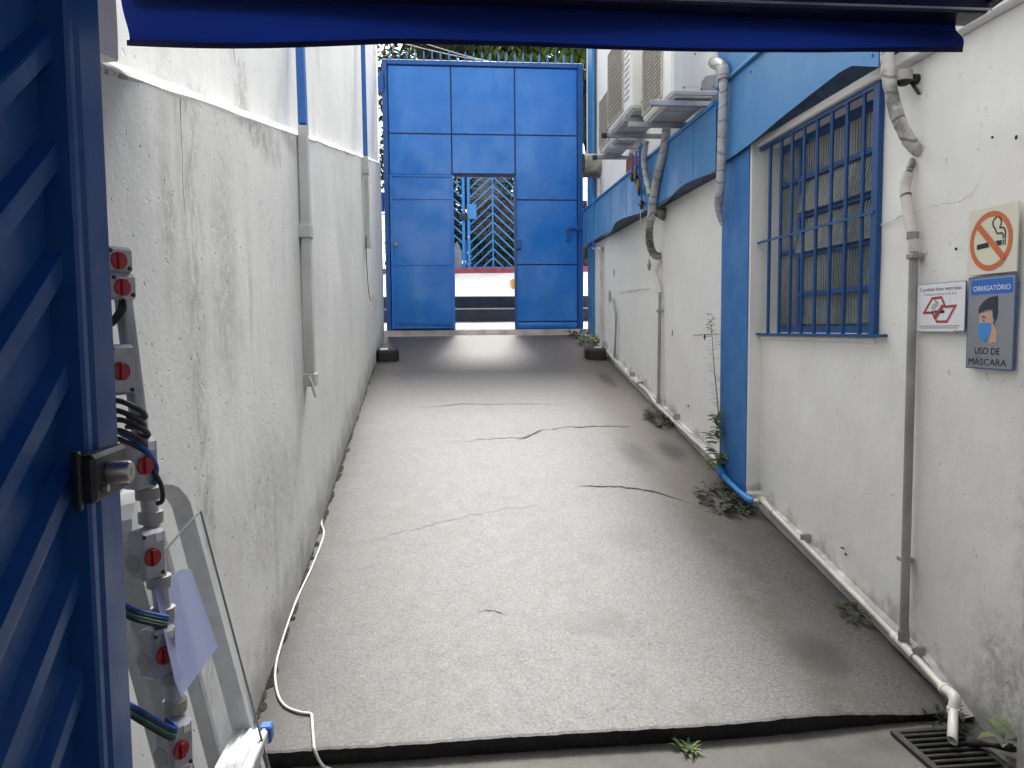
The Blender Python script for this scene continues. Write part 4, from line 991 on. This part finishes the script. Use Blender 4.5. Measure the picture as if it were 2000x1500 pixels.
# bait stations
def bait(c, label):
    t = thing('bait_station', label, 'bait box', c, 'bait stations on the ramp')
    pts = [(-.13,-.06),(-.09,-.10),(.09,-.10),(.13,-.06),(.13,.06),(.09,.10),(-.09,.10),(-.13,.06)]
    b = MB(); n=8; H=.10; sl_=lambda y: SL*y
    rings=[]
    for f,z in ((1,0),(1.0,.118),(.93,.145)): rings += [(c[0]+x*f, c[1]+y*f, c[2]+z+SL*y*f) for x,y in pts]
    b.add(rings, [(j*n+k,j*n+(k+1)%n,(j+1)*n+(k+1)%n,(j+1)*n+k) for j in range(2) for k in range(n)]+[tuple(range(16,24)),tuple(range(7,-1,-1))]); b.build('shell', M['black'], t)
    b = MB(); zz_=.1455
    b.add([(c[0]+x, c[1]+y, c[2]+zz_+SL*y) for x,y in ((-.085,-.05),(-.0,-.05),(-.0,.05),(-.085,.05))] if label.find('left')>=0 else [(c[0]+x, c[1]+y, c[2]+zz_+SL*y) for x,y in ((.0,-.0),(.09,-.0),(.09,.07),(.0,.07))], [(0,1,2,3)]); b.build('label_sticker', M['label'], t)
q = PF(757,706); bait(q+Vector((0,.08,.0)), 'black eight-sided bait box with white sticker at foot of left wall')
q = PF(1168,698); bait(q+Vector((-.02,.08,dip(q.x,q.y))), 'black eight-sided bait box with white sticker against the right floor pipe')

# ------------------------------------------------------------------ beyond the gate
def chev(cx, hw, lab, lockside):
    t = thing('chevron_gate', lab, 'gate', (cx,15,2.74), 'chevron gate leaves across the driveway')
    b = MB(); z0, z1 = 2.745, 5.0
    for x in (cx-hw+.025, cx+hw-.025): b.box((x-.025,14.975,z0),(x+.025,15.025,z1))
    b.box((cx-hw+.0501,14.977,z0),(cx+hw-.0501,15.023,z0+.05)); b.box((cx-hw+.0501,14.977,z1-.05),(cx+hw-.0501,15.023,z1)); b.build('gate_frame', M['pipe_blue'], t)
    b = MB(); b.box((cx-.012,14.985,z0+.0501),(cx+.012,15.015,z1-.0501))
    z = z0-.38
    while z < z1+.3:
        for s_ in (-1,1):
            a = Vector((cx+s_*.014,15,z+.43)); e = Vector((cx+s_*(hw-.052),15,z+.43-(hw-.066)*.93))
            lo, hi = z0+.052, z1-.052
            if a.z < lo or e.z > hi: continue
            if e.z < lo: k=(a.z-lo)/(a.z-e.z); e = a.lerp(e,k)
            if a.z > hi: k=(e.z-hi)/(e.z-a.z); a = e.lerp(a,k)
            b.bar(a,e,.026,.024,(0,1,0))
        z += .172
    b.build('chevron_bars', M['pipe_blue'], t); return t
lc = PY(909,440,15).x
ch = chev(lc+.03+.5, .49, 'blue chevron-barred gate leaf beyond the wicket, the one with post box', 1)
b = MB(); q = PY(908,423,14.9); b.box((q.x-.10,14.90,q.z-.06),(q.x+.05,14.972,q.z+.05),.006); b.build('lock_case', M['iron'], ch)
b = MB(); q = PY(921,413,14.95); b.box((q.x-.09,14.93,q.z-.14),(q.x+.09,14.972,q.z+.14),.004); b.build('letter_box', M['fascia'], ch)
b = MB(); q = PY(915,463,14.95); b.box((q.x-.02,14.94,q.z-.03),(q.x+.02,14.97,q.z+.03),.008); b.build('padlock', M['pvc_grey'], ch)
b = MB(); q = PY(911,525,14.95); b.tube([(q.x,14.955,q.z-.12),(q.x,14.955,q.z+.55)],.010,8); b.build('drop_bolt', M['gate_dark'], ch)
chev(lc-.50, .49, 'blue chevron-barred gate leaf mostly hidden left of the wicket', 0)
b = MB(); q = PZ(1003,580,2.45); q = PY(1004,575,13.0); b.box((q.x-.045,12.9,2.22),(q.x+.4,13.3,2.44),.02)
yb = b.build('kerb_block', M['yellow']); tag(yb, 'yellow painted block at the right edge of the wicket opening', 'block')
b = MB(); q = PY(893,510,15.6); b.prism([(q.x-.10,15.5,2.7),(q.x+.10,15.5,2.7),(q.x+.09,15.5,3.15),(q.x+.0,15.5,3.35),(q.x-.1,15.5,3.2)], (0,.4,0))
tag(b.build('boulder', M['house']), 'pale standing stone behind the left gate leaf', 'stone')
b = MB(); b.box((.9,19.0,2.7),(4.2,19.4,4.75),.02); tag(b.build('stone_wall', M['stone']), 'brown rubble stone wall behind the chevron gate', 'wall')
hs_ = thing('house', 'pale rendered house wall glimpsed through the chevron gate', 'house', (1.6,22,3))
b = MB(); b.box((.95,22,3),(2.1,24,7.2),.02); b.build('wall', M['house'], hs_)
b = MB(); b.box((.85,21.9,7.2),(2.2,24.1,7.35),.02); b.build('roof', M['terracotta'], hs_)
def bush(c, rx, ry, rz_, n, L, mat, lab, name='shrub', grp='shrubs behind the chevron gate'):
    b = MB()
    for i in range(n):
        d = Vector((U(-1,1),U(-1,1),U(-.6,1)));
        if d.length > 1: d.normalize()
        k = .55+.45*RND(); p = Vector((c[0]+d.x*rx*k, c[1]+d.y*ry*k, c[2]+rz_*.6+d.z*rz_*k*.8))
        b.leaf(p, d+Vector((U(-.6,.6),U(-.6,.6),U(-.8,.4))), (U(-.4,.4),U(-.4,.4),1), L*U(.6,1.3), L*U(.3,.5))
    t = thing(name, lab, 'shrub', c, grp)
    b.build('foliage', mat, t)
    s = MB()
    for k in range(5): s.tube(bez([(c[0]+U(-.05,.05),c[1],c[2]-.05),(c[0]+U(-.3,.3)*rx,c[1]+U(-.2,.2),c[2]+rz_*.4),(c[0]+U(-.7,.7)*rx,c[1]+U(-.4,.4),c[2]+rz_*1.0)],4), .02, 6)
    s.build('stem', M['bark'], t)
bush((.35,16.6,2.72),.55,.5,1.9,900,.16,M['lf_dark'],'dark tall shrub behind the left chevron post')
bush((1.05,17.2,2.75),.8,.5,.75,700,.15,M['lf_ground'],'low olive shrub behind the centre of the chevron gate')
bush((2.1,17.6,2.75),.8,.5,.9,700,.16,M['lf_dark'],'low dark shrub in front of the stone wall')
bush((.2,20.5,2.85),1.0,.8,3.4,1300,.22,M['lf_dark'],'tall dark shrub left of the house wall')
bush((1.2,24.6,3.0),3.6,.7,4.2,4200,.26,M['lf_dark'],'long dark hedge mass behind the house wall')
bush((2.4,20.6,3.0),.9,.7,3.0,1300,.20,M['lf_ground'],'tall olive shrub over the stone wall')
def tree(base, h, cr, cc, n, L, mat, lab, gaps, trunk_r=.2, crz=1.0):
    t = thing('tree', lab, 'tree', base, 'trees beyond the gate')
    b = MB(); base = Vector(base); top = Vector(cc)
    b.tube(bez([base,base.lerp(top,.4)+Vector((.15,0,0)),top,top+Vector((.3,.1,cr*.5))],6), [trunk_r*(1-.035*i) for i in range(19)], 10)
    limbs=[]
    for k in range(9):
        a = 2*pi*k/9+U(-.3,.3); s0 = base.lerp(top, U(.65,1.0)); e = top+Vector((cos(a)*cr*U(.6,.9), sin(a)*cr*U(.6,.9), U(-.3,.7)*cr*crz))
        limbs.append(e); b.tube(bez([s0,(s0+e)/2+Vector((0,0,.15*cr)),e],4), [trunk_r*.4*(1-.09*i) for i in range(9)], 6)
    b.build('trunk', M['bark'], t)
    f = MB(); cl = []
    for i in range(gaps):
        a = U(0,2*pi); r = cr*sqrt(RND()); cl.append((top+Vector((cos(a)*r, sin(a)*r, U(-.8,.8)*cr*crz*sqrt(max(.05,1-(r/cr)**2)))), U(.30,.62)*cr*.6))
    for i in range(n):
        c, rr_ = cl[i%len(cl)]; d = Vector((random.gauss(0,1),random.gauss(0,1),random.gauss(0,.7))); d = d.normalized()*rr_*RND()**.4
        f.leaf(c+d, d.normalized()+Vector((0,0,-.5)), (U(-.5,.5),U(-.5,.5),1), L*U(.6,1.3), L*U(.3,.5), .3)
    f.build('crown', mat, t)
tree((-.1,19,2.8), 8, 2.4, (.1,19,8.6), 2600, .24, M['lf_dark'], 'dark thin-leaved tree with sky showing through, above the left of the gate', 26, .28)
tree((2.6,21,2.9), 8, 3.0, (2.2,21,8.8), 8000, .24, M['lf_green'], 'dense bright green tree over the middle of the gate', 42, .26)
tree((5.2,24,3), 8, 3.2, (4.4,24,9.6), 6500, .27, M['lf_green'], 'green tree behind, over the right end of the gate', 36, .26)
tree((-3.5,26,3), 8, 3.0, (-2.6,26,9.2), 3500, .26, M['lf_dark'], 'far dark tree behind the thin-leaved one', 30, .26)

# ------------------------------------------------------------------ weeds
def weedclump(c, n, L, spread, mat, lab, name='weed', onr=True, up=.6, aspect=1.0, grp=None):
    b = MB()
    for i in range(n):
        a = U(0,2*pi); r = spread*sqrt(RND()); x = c[0]+cos(a)*r; y = c[1]+sin(a)*r*aspect
        z = (rzx(x, y) if onr else c[2])+U(0,.05)*spread/.1
        b.leaf((x,y,z), (cos(a)+U(-.5,.5), sin(a)+U(-.5,.5), U(.1,1)*up), (U(-.3,.3),U(-.3,.3),1), L*U(.5,1.3), L*U(.25,.5), .3)
    return tag(b.build(name, mat), lab, 'weed', grp)
# tall weed against pillar
q = PX(1406,915,1.99); tw = thing('tall_weed', 'tall thin weed with leafy base beside the blue pillar', 'weed', q)
tip = PX(1388,625,2.0)
stem = bez([q, PX(1407,860,1.985), PX(1402,790,1.99), PX(1395,720,1.99), PX(1391,660,2.0), tip], 8)
b = MB(); b.tube(stem, [.006-.0045*i/len(stem) for i in range(len(stem))], 6); b.build('stem', M['stem'], tw)
b = MB()
for i,p in enumerate(stem[8:]):
    for k in range(3):
        a = U(0,2*pi); L_ = U(.05,.10)*(1-.3*i/len(stem)); b.leaf(p+Vector((0,0,U(-.015,.015))), (cos(a)*.9-.2, sin(a), U(-.1,.5)), (0,0,1), L_, .007, .1)
for k in range(40): b.leaf(tip+Vector((U(-.03,.03),U(-.05,.05),U(-.10,.04))), (U(-1,1),U(-1,1),U(0,1)), (0,0,1), .02, .008)
b.build('thin_leaf', M['stem'], tw)
b = MB()
for i in range(65):
    k = RND()**1.2; p = stem[0].lerp(stem[14],k); a = U(0,2*pi)
    b.leaf(p+Vector((-.03*RND(),U(-.03,.05),0)), (cos(a)-.4, sin(a), U(.0,.8)), (0,0,1), U(.07,.13)*(1.1-.4*k), U(.022,.038), .25)
b.build('broad_leaf', M['lf_weed'], tw)
G='weeds along the foot of the walls'
c = PF(1425,965); weedclump((1.85,c.y-.03,0), 120, .065, .12, M['lf_ground'], 'dark leafy weed patch at the foot of the blue pillar', aspect=2.0, up=.35, grp=G)
c = PF(1430,975); weedclump((1.95,4.80,0), 60, .045, .06, M['lf_ground'], 'small dark weed under the blue pipe corner', aspect=1.6, grp=G)
c = PF(1295,812); weedclump((1.96,c.y,0), 190, .05, .10, M['lf_moss'], 'yellowish moss tuft under the middle of the floor pipe', aspect=2.3, up=.5, grp=G)
c = PF(1160,668); weedclump((1.98,c.y-.1,0), 150, .07, .13, M['lf_weed'], 'bright green weed clump between gate and right bait box', aspect=1.8, up=.9, grp=G)
c = PF(1140,655); weedclump((1.90,10.35,0), 60, .07, .13, M['lf_dark'], 'dark sprawling weed at the right corner of the gate', up=1.0, grp=G)
c = PF(1655,1185); weedclump((2.03,c.y,0), 60, .035, .06, M['lf_moss'], 'tiny weed tuft under the near floor pipe', aspect=1.6, grp=G)
q = PZ(1832,1392,0.06)
weedclump((2.0,2.79,.0), 70, .04, .07, M['lf_moss'], 'straggly weed below the pipe elbow on the step edge', onr=False, up=1.6, aspect=1.5, grp=G)
q = PZ(1345,1468,0); b = MB()
for i in range(22): a = U(0,2*pi); b.leaf(q+Vector((U(-.02,.02),U(-.015,.015),0)), (cos(a), sin(a), U(.2,1.5)), (0,0,1), U(.03,.075), U(.008,.015), U(.1,.5))
tag(b.build('weed', M['lf_weed']), 'small spiky green weed alone in front of the step edge', 'weed', G)
q = PZ(1945,1478,.03); b = MB()
for i in range(9): a = U(0,2*pi); b.leaf(Vector((2.07+U(-.05,.02),q.y+U(-.06,.06),.05+U(0,.05))), (cos(a)-.6, sin(a), U(.1,.7)), (0,0,1), U(.05,.10), U(.03,.05), .3)
tag(b.build('weed', M['lf_weed']), 'broad pale leaves in the corner beside the drain grate', 'weed', G)
b = MB(); b.tube(bez([(1.96,2.62,.03),(2.02,2.56,.045),(2.09,2.52,.05)],5), [.012+.004*sin(i) for i in range(11)], 10)
tag(b.build('stick', M['bark']), 'short thick dark stick lying beside the drain grate', 'stick')

# ------------------------------------------------------------------ drain grate
x0,x1,y0,y1 = 1.735,2.025,2.30,2.752
dg_ = thing('drain_grate', 'black slotted iron drain grate under the pipe outlet', 'drain', ((x0+x1)/2,(y0+y1)/2,0))
b = MB(); b.box((x0,y0,.002),(x0+.028,y1,.020),.003); b.box((x1-.028,y0,.002),(x1,y1,.020),.003); b.box((x0+.0285,y1-.022,.002),(x1-.0285,y1,.020),.003); b.box((x0+.0285,y0,.002),(x1-.0285,y0+.022,.020),.003); b.build('rim', M['iron'], dg_)
b = MB(); y = y0+.045
while y < y1-.035: b.box((x0+.0285,y,.003),(x1-.0285,y+.016,.018),.003); y += .036
b.build('bars', M['iron'], dg_)
b = MB(); b.box((x0+.02,y0+.015,.0008),(x1-.02,y1-.015,.0018)); b.build('pit', M['hole'], dg_)
# loose white cable
b = MB()
cp = [PF(u,v,.006) for u,v in ((643,966),(634,990),(628,1020),(632,1046),(610,1105),(580,1170),(553,1245),(538,1305),(541,1350),(556,1378),(585,1391),(606,1394),(609,1402),(611,1430))]
cp = bez(cp,6); e_ = edge(cp[-1].x)
cp += bez([PF(613,1452,.008), PY(614,1463,2.762), PY(622,1482,2.757), PY(631,1496,2.748), PZ(640,1500,.006), PZ(665,1512,.006)],5)
b.tube(cp, .0055, 8); tag(b.build('loose_cable', M['whitecable']), 'white cable lying in a long curve down the left of the ramp', 'cable')

# ------------------------------------------------------------------ awning
aw = thing('awning', 'dark blue canvas awning with drooping valance across the top', 'awning', (.35, 2.0, 2.4))
vx0, vx1 = -.752, 1.385
botz = [(0,82),(.2,80),(.3,80),(.42,90),(.55,94),(.7,92),(.78,93),(.88,99),(1,112)]
def bz(s):
    for (a,p),(c,q) in zip(botz, botz[1:]):
        if a <= s <= c: return p+(q-p)*(s-a)/(c-a)
    return 112
b = MB()
def val(s, t):
    u = 240+(1850-240)*s; z0 = PY(u, bz(s), 2.0).z; z1 = 2.425
    x = vx0+(vx1-vx0)*s + .022*t*(1 if s > .97 else 0)
    yy = 2.0 + .035*(1-t)*sin(s*9+.8) + .03*sin(s*4.2+t*4.4) * (1-t*.6) + .05*(1-t)*t*sin(s*7+t*5+2)
    return (x, yy, z0+(z1-z0)*t)
b.grid(val, 90, 10); b.build('valance', M['canvas'], aw)
b = MB(); b.grid(lambda s,t: (val(s,.0)[0], val(s,0)[1]-.0035, val(s,0)[2]-.001+.014*t), 90, 1); b.build('hem', M['hem'], aw)
b = MB(); b.box((vx0+.03,1.93,2.408),(1.44,2.03,2.475),.008); b.build('front_bar', M['navy_bar'], aw)
b = MB(); b.box((vx0+.03,1.926,2.412),(1.44,1.9295,2.417)); b.build('bar_seam', M['steel'], aw)
b = MB(); b.grid(lambda s,t: (vx0+.03+(1.45-vx0-.03)*s, 2.0-4.5*t, 2.476+.62*t-.10*sin(pi*t)-.02*sin(s*pi*4)*sin(pi*t)), 30, 20); b.build('canopy_cloth', M['canvas'], aw)
b = MB(); b.bar((1.43,1.99,2.43),(1.62,1.2,2.62),.03,.03); b.bar((1.62,1.2,2.62),(1.45,-1.5,2.95),.04,.04); b.build('folding_arm', M['navy_bar'], aw)

# ------------------------------------------------------------------ blue swing gate leaf in the foreground
sg = thing('swing_gate_leaf', 'blue steel gate leaf with slanting ribs, open at the left foreground', 'gate', (-.45,.75,.04))
gX = -.452; ys0, ys1 = .15, .975; zb, zt = .05, 2.40
b = MB(); b.box((gX-.045,1.035,zb),(gX+.008,1.105,zt),.005); b.build('outer_stile', M['leaf_blue'], sg)
b = MB(); b.box((gX-.030,.999,zb),(gX+.012,1.018,zt),.004); b.box((gX-.030,1.0185,zb),(gX-.012,1.0345,zt)); b.build('inner_stile', M['leaf_blue'], sg)
b = MB(); b.box((gX-.03,ys0,zt-.05),(gX+.01,.998,zt)); b.box((gX-.03,ys0,zb),(gX+.01,.998,zb+.05)); b.box((gX-.03,ys0,zb+.051),(gX+.01,ys0+.04,zt-.051)); b.build('rail', M['leaf_blue'], sg)
b = MB(); per = .132; slope = .80
def sheet(s, t):
    y = ys0+.04+(.999-ys0-.04)*s; z = zb+.05+(zt-.05-zb-.05)*t
    ph = ((z - slope*y)/per) % 1.0
    h = 0.0 if ph < .46 else (ph-.46)/.10 if ph < .56 else 1.0 if ph < .82 else 1-(ph-.82)/.18
    return (gX-.028+.024*h, y, z)
# sheared grid so that folds run clean along the ribs
nv_ = 24*18
def sheet2(s, t):
    y = ys0+.04+(.999-ys0-.04)*s
    c_ = -1.0+t*3.6
    z = c_ + slope*y; ph = (c_/per) % 1.0
    h = 0.0 if ph < .50 else (ph-.50)/.06 if ph < .56 else 1.0 if ph < .80 else 1-(ph-.80)/.08 if ph < .88 else 0.0
    z = min(max(z, zb+.05), zt-.05)
    return (gX-.024+.018*h, y, z)
b.grid(sheet2, 24, int(3.6/per*25), False); b.build('ribbed_sheet', M['leaf_blue'], sg)
lk = MB(); lz1 = PX(243,868,gX+.035).z; lz0 = PX(246,955,gX+.035).z; lk.box((gX+.0125,.962,lz0),(gX+.035,1.064,lz1),.005); lk = lk.build('lock_case', M['black'], sg)
b = MB(); b.box((gX+.0125,.952,lz0-.006),(gX+.022,.9615,lz1+.006),.002); b.build('lock_flange', M['black'], lk)
b = MB(); q = PX(215,922,gX+.036); cy_ = q.y; cz_ = q.z; b.tube([(gX+.0355,cy_,cz_),(gX+.060,cy_,cz_),(gX+.062,cy_,cz_)], [.0140,.0140,.012], 24); b.box((gX+.0622,cy_-.0015,cz_-.005),(gX+.0626,cy_+.0015,cz_+.005)); b.build('key_cylinder', M['brass'], lk)
b = MB(); b.cyl((gX+.0355,.985,lz0+.015),(gX+.041,.985,lz0+.015),.005,10); b.build('bolt', M['brass'], lk)

# ------------------------------------------------------------------ leaning conduit pole with junction boxes
py_ = 1.36
pole = thing('conduit_pole', 'leaning grey conduit strung with cast boxes and red dials beside the blue gate leaf', 'conduit', PY(390,1900,py_))
bxs = [(217,508,0),(224,560,0),(222,722,0),(268,905,0),(283,1082,1),(305,1272,1),(338,1455,1)]
cs = [PY(u,v,py_) for u,v,_ in bxs]
ln = lambda z: cs[0].lerp(cs[-1], (cs[0].z-z)/(cs[0].z-cs[-1].z))
b = MB(); b.tube([ln(1.74)+Vector((0,.03,0)), ln(1.5)+Vector((0,.03,0)), ln(1.0)+Vector((0,.03,0)), Vector((ln(0).x,py_+.03,0))], .0145, 14); b.build('pipe', M['cast'], pole)
for (u,v,full),c in zip(bxs,cs):
    hw, hh, hd = .020, (.043 if v > 600 else .022), .022
    b = MB(); b.box((c.x-hw,c.y-hd,c.z-hh),(c.x+hw,c.y+hd+.008,c.z+hh),.006); TA = -.5; b.turn(c, TA); bx = b.build('junction_box', M['cast'], pole)
    b = MB(); dz = -.002
    b.tube([(c.x+hw+.0005,c.y-.004,c.z+dz),(c.x+hw+.006,c.y-.004,c.z+dz)], .0155 if v > 600 else .0145, 20); b.box((c.x+hw+.0061,c.y-.009,c.z+dz-.014),(c.x+hw+.010,c.y+.001,c.z+dz+.014),.001); b.turn(c, TA); b.build('dial', M['red'], bx)
    b = MB(); b.cyl((c.x-.005,c.y-hd-.0015,c.z-.012),(c.x-.005,c.y-hd-.0003,c.z-.012),.016,20); b.turn(c, TA); b.build('blank_plug', M['pvc_grey'], bx)
    for sx, sz in ((1,-1),(-1,1)): b = MB(); b.cyl((c.x+hw,c.y+sx*.018,c.z+sz*(hh-.008)),(c.x+hw+.0025,c.y+sx*.018,c.z+sz*(hh-.008)),.0035,8); b.turn(c, TA); b.build('screw', M['black'], bx)
    if v > 800: b = MB(); b.box((c.x+hw+.0003,c.y+.006,c.z+.022),(c.x+hw+.0012,c.y+.020,c.z+.036)); b.turn(c, TA); b.build('tag', M['label'], bx)
for a,c in zip(cs[3:],cs[4:]):
    for z in (a.z-.058, c.z+.058):
        q = ln(z)+Vector((0,.03,0)); b = MB(); b.tube([q+Vector((0,0,-.010)),q+Vector((0,0,.010))], .021, 16); b.build('coupling', M['pvc_grey'], pole)
def cab(pts, mat, r=.0042):
    b = MB(); b.tube(bez(pts,7), r, 8); b.build('cable_tail', mat, pole)
c3 = PY(262,835,py_)
for k in range(5):
    o = Vector((U(-.006,.006),U(-.01,.01),0)); z = c3.z+.035-.016*k
    cab([Vector((c3.x-.035,py_-.02,z+.012))+o, Vector((c3.x-.005,py_-.045,z+.014))+o, Vector((c3.x+.018,py_-.03,z-.002))+o, Vector((c3.x+.016,py_+.0,z-.018))+o, Vector((c3.x-.02,py_+.02,z-.02))+o], M['rubber'], .0048)
cab([c3+Vector((-.02,-.03,.0)), c3+Vector((.02,-.02,-.03)), c3+Vector((.03,.01,-.07)), c3+Vector((.028,.0,-.10))], M['bluecable'])
cab([c3+Vector((.026,.0,-.07)), c3+Vector((.04,.0,-.10)), c3+Vector((.045,-.01,-.125)), c3+Vector((.036,-.015,-.13))], M['rubber'])
for v0_,du_ in ((1172,10),(1365,25)):
    c = PY(295+du_,v0_,py_)
    for k,mt in enumerate((M['bluecable'],M['rubber'],M['greencable'],M['rubber'])):
        o = Vector((0,-.004*k,-.004*k))
        cab([c+Vector((-.05,-.03,.012))+o, c+Vector((-.015,-.05,.002))+o, c+Vector((.02,-.035,-.004-.012*du_/10))+o, c+Vector((.026,-.02,-.012-.012*du_/10))+o, c+Vector((.005,-.01,-.03))+o], mt, .0034)
c = PY(232,600,py_)
for k in range(3): cab([c+Vector((.006,0,.016)), c+Vector((.004+.004*k,-.01,-.005)), c+Vector((-.01,-.01,-.022-.004*k)), c+Vector((-.04,0,-.03))], M['rubber'], .004)

# ------------------------------------------------------------------ stepladder, acrylic sheet, blue film
YR = 1.78                                           # far rail
lad = thing('stepladder', 'folded aluminium stepladder leaning on the left wall behind the conduit pole', 'ladder', (-.3, 1.5, 0))
pt_ = PY(338,912,YR); pb_ = PY(480,1440,YR)
kx = (pb_.x-pt_.x)/(pb_.z-pt_.z)
lx = lambda z: pb_.x+(z-pb_.z)*kx
YN = 1.36+.09
def rail(y, name='rail'):
    pth = [Vector((lx(0.01),y,0.01)), Vector((lx(.6),y,.6)), Vector((lx(1.15),y,1.15)), Vector((lx(1.24),y,1.24))]
    b = MB(); d = (pth[1]-pth[0]).normalized()
    b.bar(pth[0], pth[2], .042, .024, (0,1,0)); return b.build(name, M['alu'], lad)
rail(YR); rail(YN)
arc = []
for i in range(13):
    a = pi*i/12; zc = 1.15; yc = (YR+YN)/2; R_ = (YR-YN)/2
    z = zc + min(.14, R_)*sin(a)**.6 if 0 < i < 12 else zc
    y_ = yc + R_*(cos(a) if abs(cos(a)) < .96 else (1 if cos(a) > 0 else -1)); arc.append(Vector((lx(z), y_, z)))
b = MB(); vs = []; nrm = Vector((1,0,-kx)).normalized(); wdir = Vector((1,0,-kx)).normalized()
for i,p in enumerate(arc):
    t_ = (arc[min(i+1,12)]-arc[max(i-1,0)]).normalized(); n_ = t_.cross(wdir).normalized()
    vs += [p-wdir*.021-n_*.012, p+wdir*.021-n_*.012, p+wdir*.021+n_*.012, p-wdir*.021+n_*.012]
b.add(vs, [(4*i+j,4*i+(j+1)%4,4*i+4+(j+1)%4,4*i+4+j) for i in range(12) for j in range(4)]+[(0,1,2,3),(51,50,49,48)]); b.build('top_hoop', M['alu'], lad)
for z in (.20,.44,.68):
    b = MB(); b.box((lx(z)-.02,YN+.013,z-.03),(lx(z)+.062,YR-.013,z),.003)
    for k in range(5): b.box((lx(z)-.014+k*.016,YN+.014,z+.0003),(lx(z)-.008+k*.016,YR-.014,z+.003))
    s_ = b.build('step', M['alu'], lad)
    for y_ in (YN+.02,YR-.012): 
        b = MB(); b.box((lx(z)+.040,y_-.010,z-.034),(lx(z)+.068,y_+.022,z+.006),.004); b.build('end_cap', M['bluecap'], s_)
for y_ in (YR-.05,YN+.05):
    b = MB(); b.bar((lx(0)-.07,y_,.01),(lx(1.16)-.055,y_,1.16),.030,.020,(0,1,0)); b.build('rear_leg', M['alu'], lad)
dn = Vector((1,0,-kx)).normalized()
def onlad(u, v, off):
    d = ray(u,v); p0 = Vector((lx(0),0,0))+dn*off
    return CAM + d*((p0-CAM).dot(dn)/d.dot(dn))
A_ = onlad(390,1010,.055); B_ = onlad(528,1500,.055); yA = (A_.y+B_.y)/2
zA = A_.z; off = .055
def lp(y,z,o): return Vector((lx(z),y,z))+dn*o
b = MB(); Q = [lp(1.47,.12,off),lp(yA,.12,off),lp(yA,zA,off),lp(1.47,zA-.02,off)]
ac_ = MB(); ac_.prism(Q, dn*.003); acr = ac_.build('acrylic_sheet', M['acrylic'])
tag(acr, 'clear acrylic sheet leaning on the stepladder rails', 'plastic sheet')
b = MB(); b.bar(Q[1]+dn*.0015, Q[2]+dn*.0015, .0034, .004, dn); b.bar(Q[2]+dn*.0015, Q[3]+dn*.0015, .0034, .004, dn); b.build('sheet_edge', M['acrylic_edge'], acr)
F4 = [onlad(u,v,.072) for u,v in ((300,1150),(352,1112),(372,1112),(424,1264),(352,1362),(340,1330))]
b = MB(); b.prism(F4, dn*.0015); tag(b.build('film_sheet', M['blueplastic']), 'bluish translucent film hanging over the acrylic sheet', 'film')

# ------------------------------------------------------------------ light
w = bpy.data.worlds.new('World'); bpy.context.scene.world = w; w.use_nodes = True
nt = w.node_tree; bg = nt.nodes['Background']
sky = nt.nodes.new('ShaderNodeTexSky'); sky.sky_type = 'NISHITA'; sky.sun_disc = False
SE, SR = radians(55), radians(4)
sky.sun_elevation = SE; sky.sun_rotation = SR; sky.air_density = 1.0; sky.dust_density = 4.0; sky.ozone_density = 1.0
hs2 = nt.nodes.new('ShaderNodeHueSaturation'); hs2.inputs['Saturation'].default_value = .04
nt.links.new(sky.outputs[0], hs2.inputs['Color']); nt.links.new(hs2.outputs[0], bg.inputs[0]); bg.inputs[1].default_value = .145
sd = bpy.data.lights.new('sun', 'SUN'); sd.energy = 1.5; sd.angle = radians(14); sd.color = (1, .97, .92)
so = bpy.data.objects.new('sun', sd); C.objects.link(so)
sv = Vector((sin(SR)*cos(SE), cos(SR)*cos(SE), sin(SE)))
so.rotation_euler = (-sv).to_track_quat('-Z', 'Y').to_euler()
sc = bpy.context.scene
sc.view_settings.view_transform = 'Standard'; sc.view_settings.look = 'None'; sc.view_settings.gamma = 1
sc.view_settings.exposure = 1.78
sc.cycles.max_bounces = 10; sc.cycles.diffuse_bounces = 6; sc.cycles.glossy_bounces = 4; sc.cycles.transparent_max_bounces = 12
sc.cycles.use_denoising = True
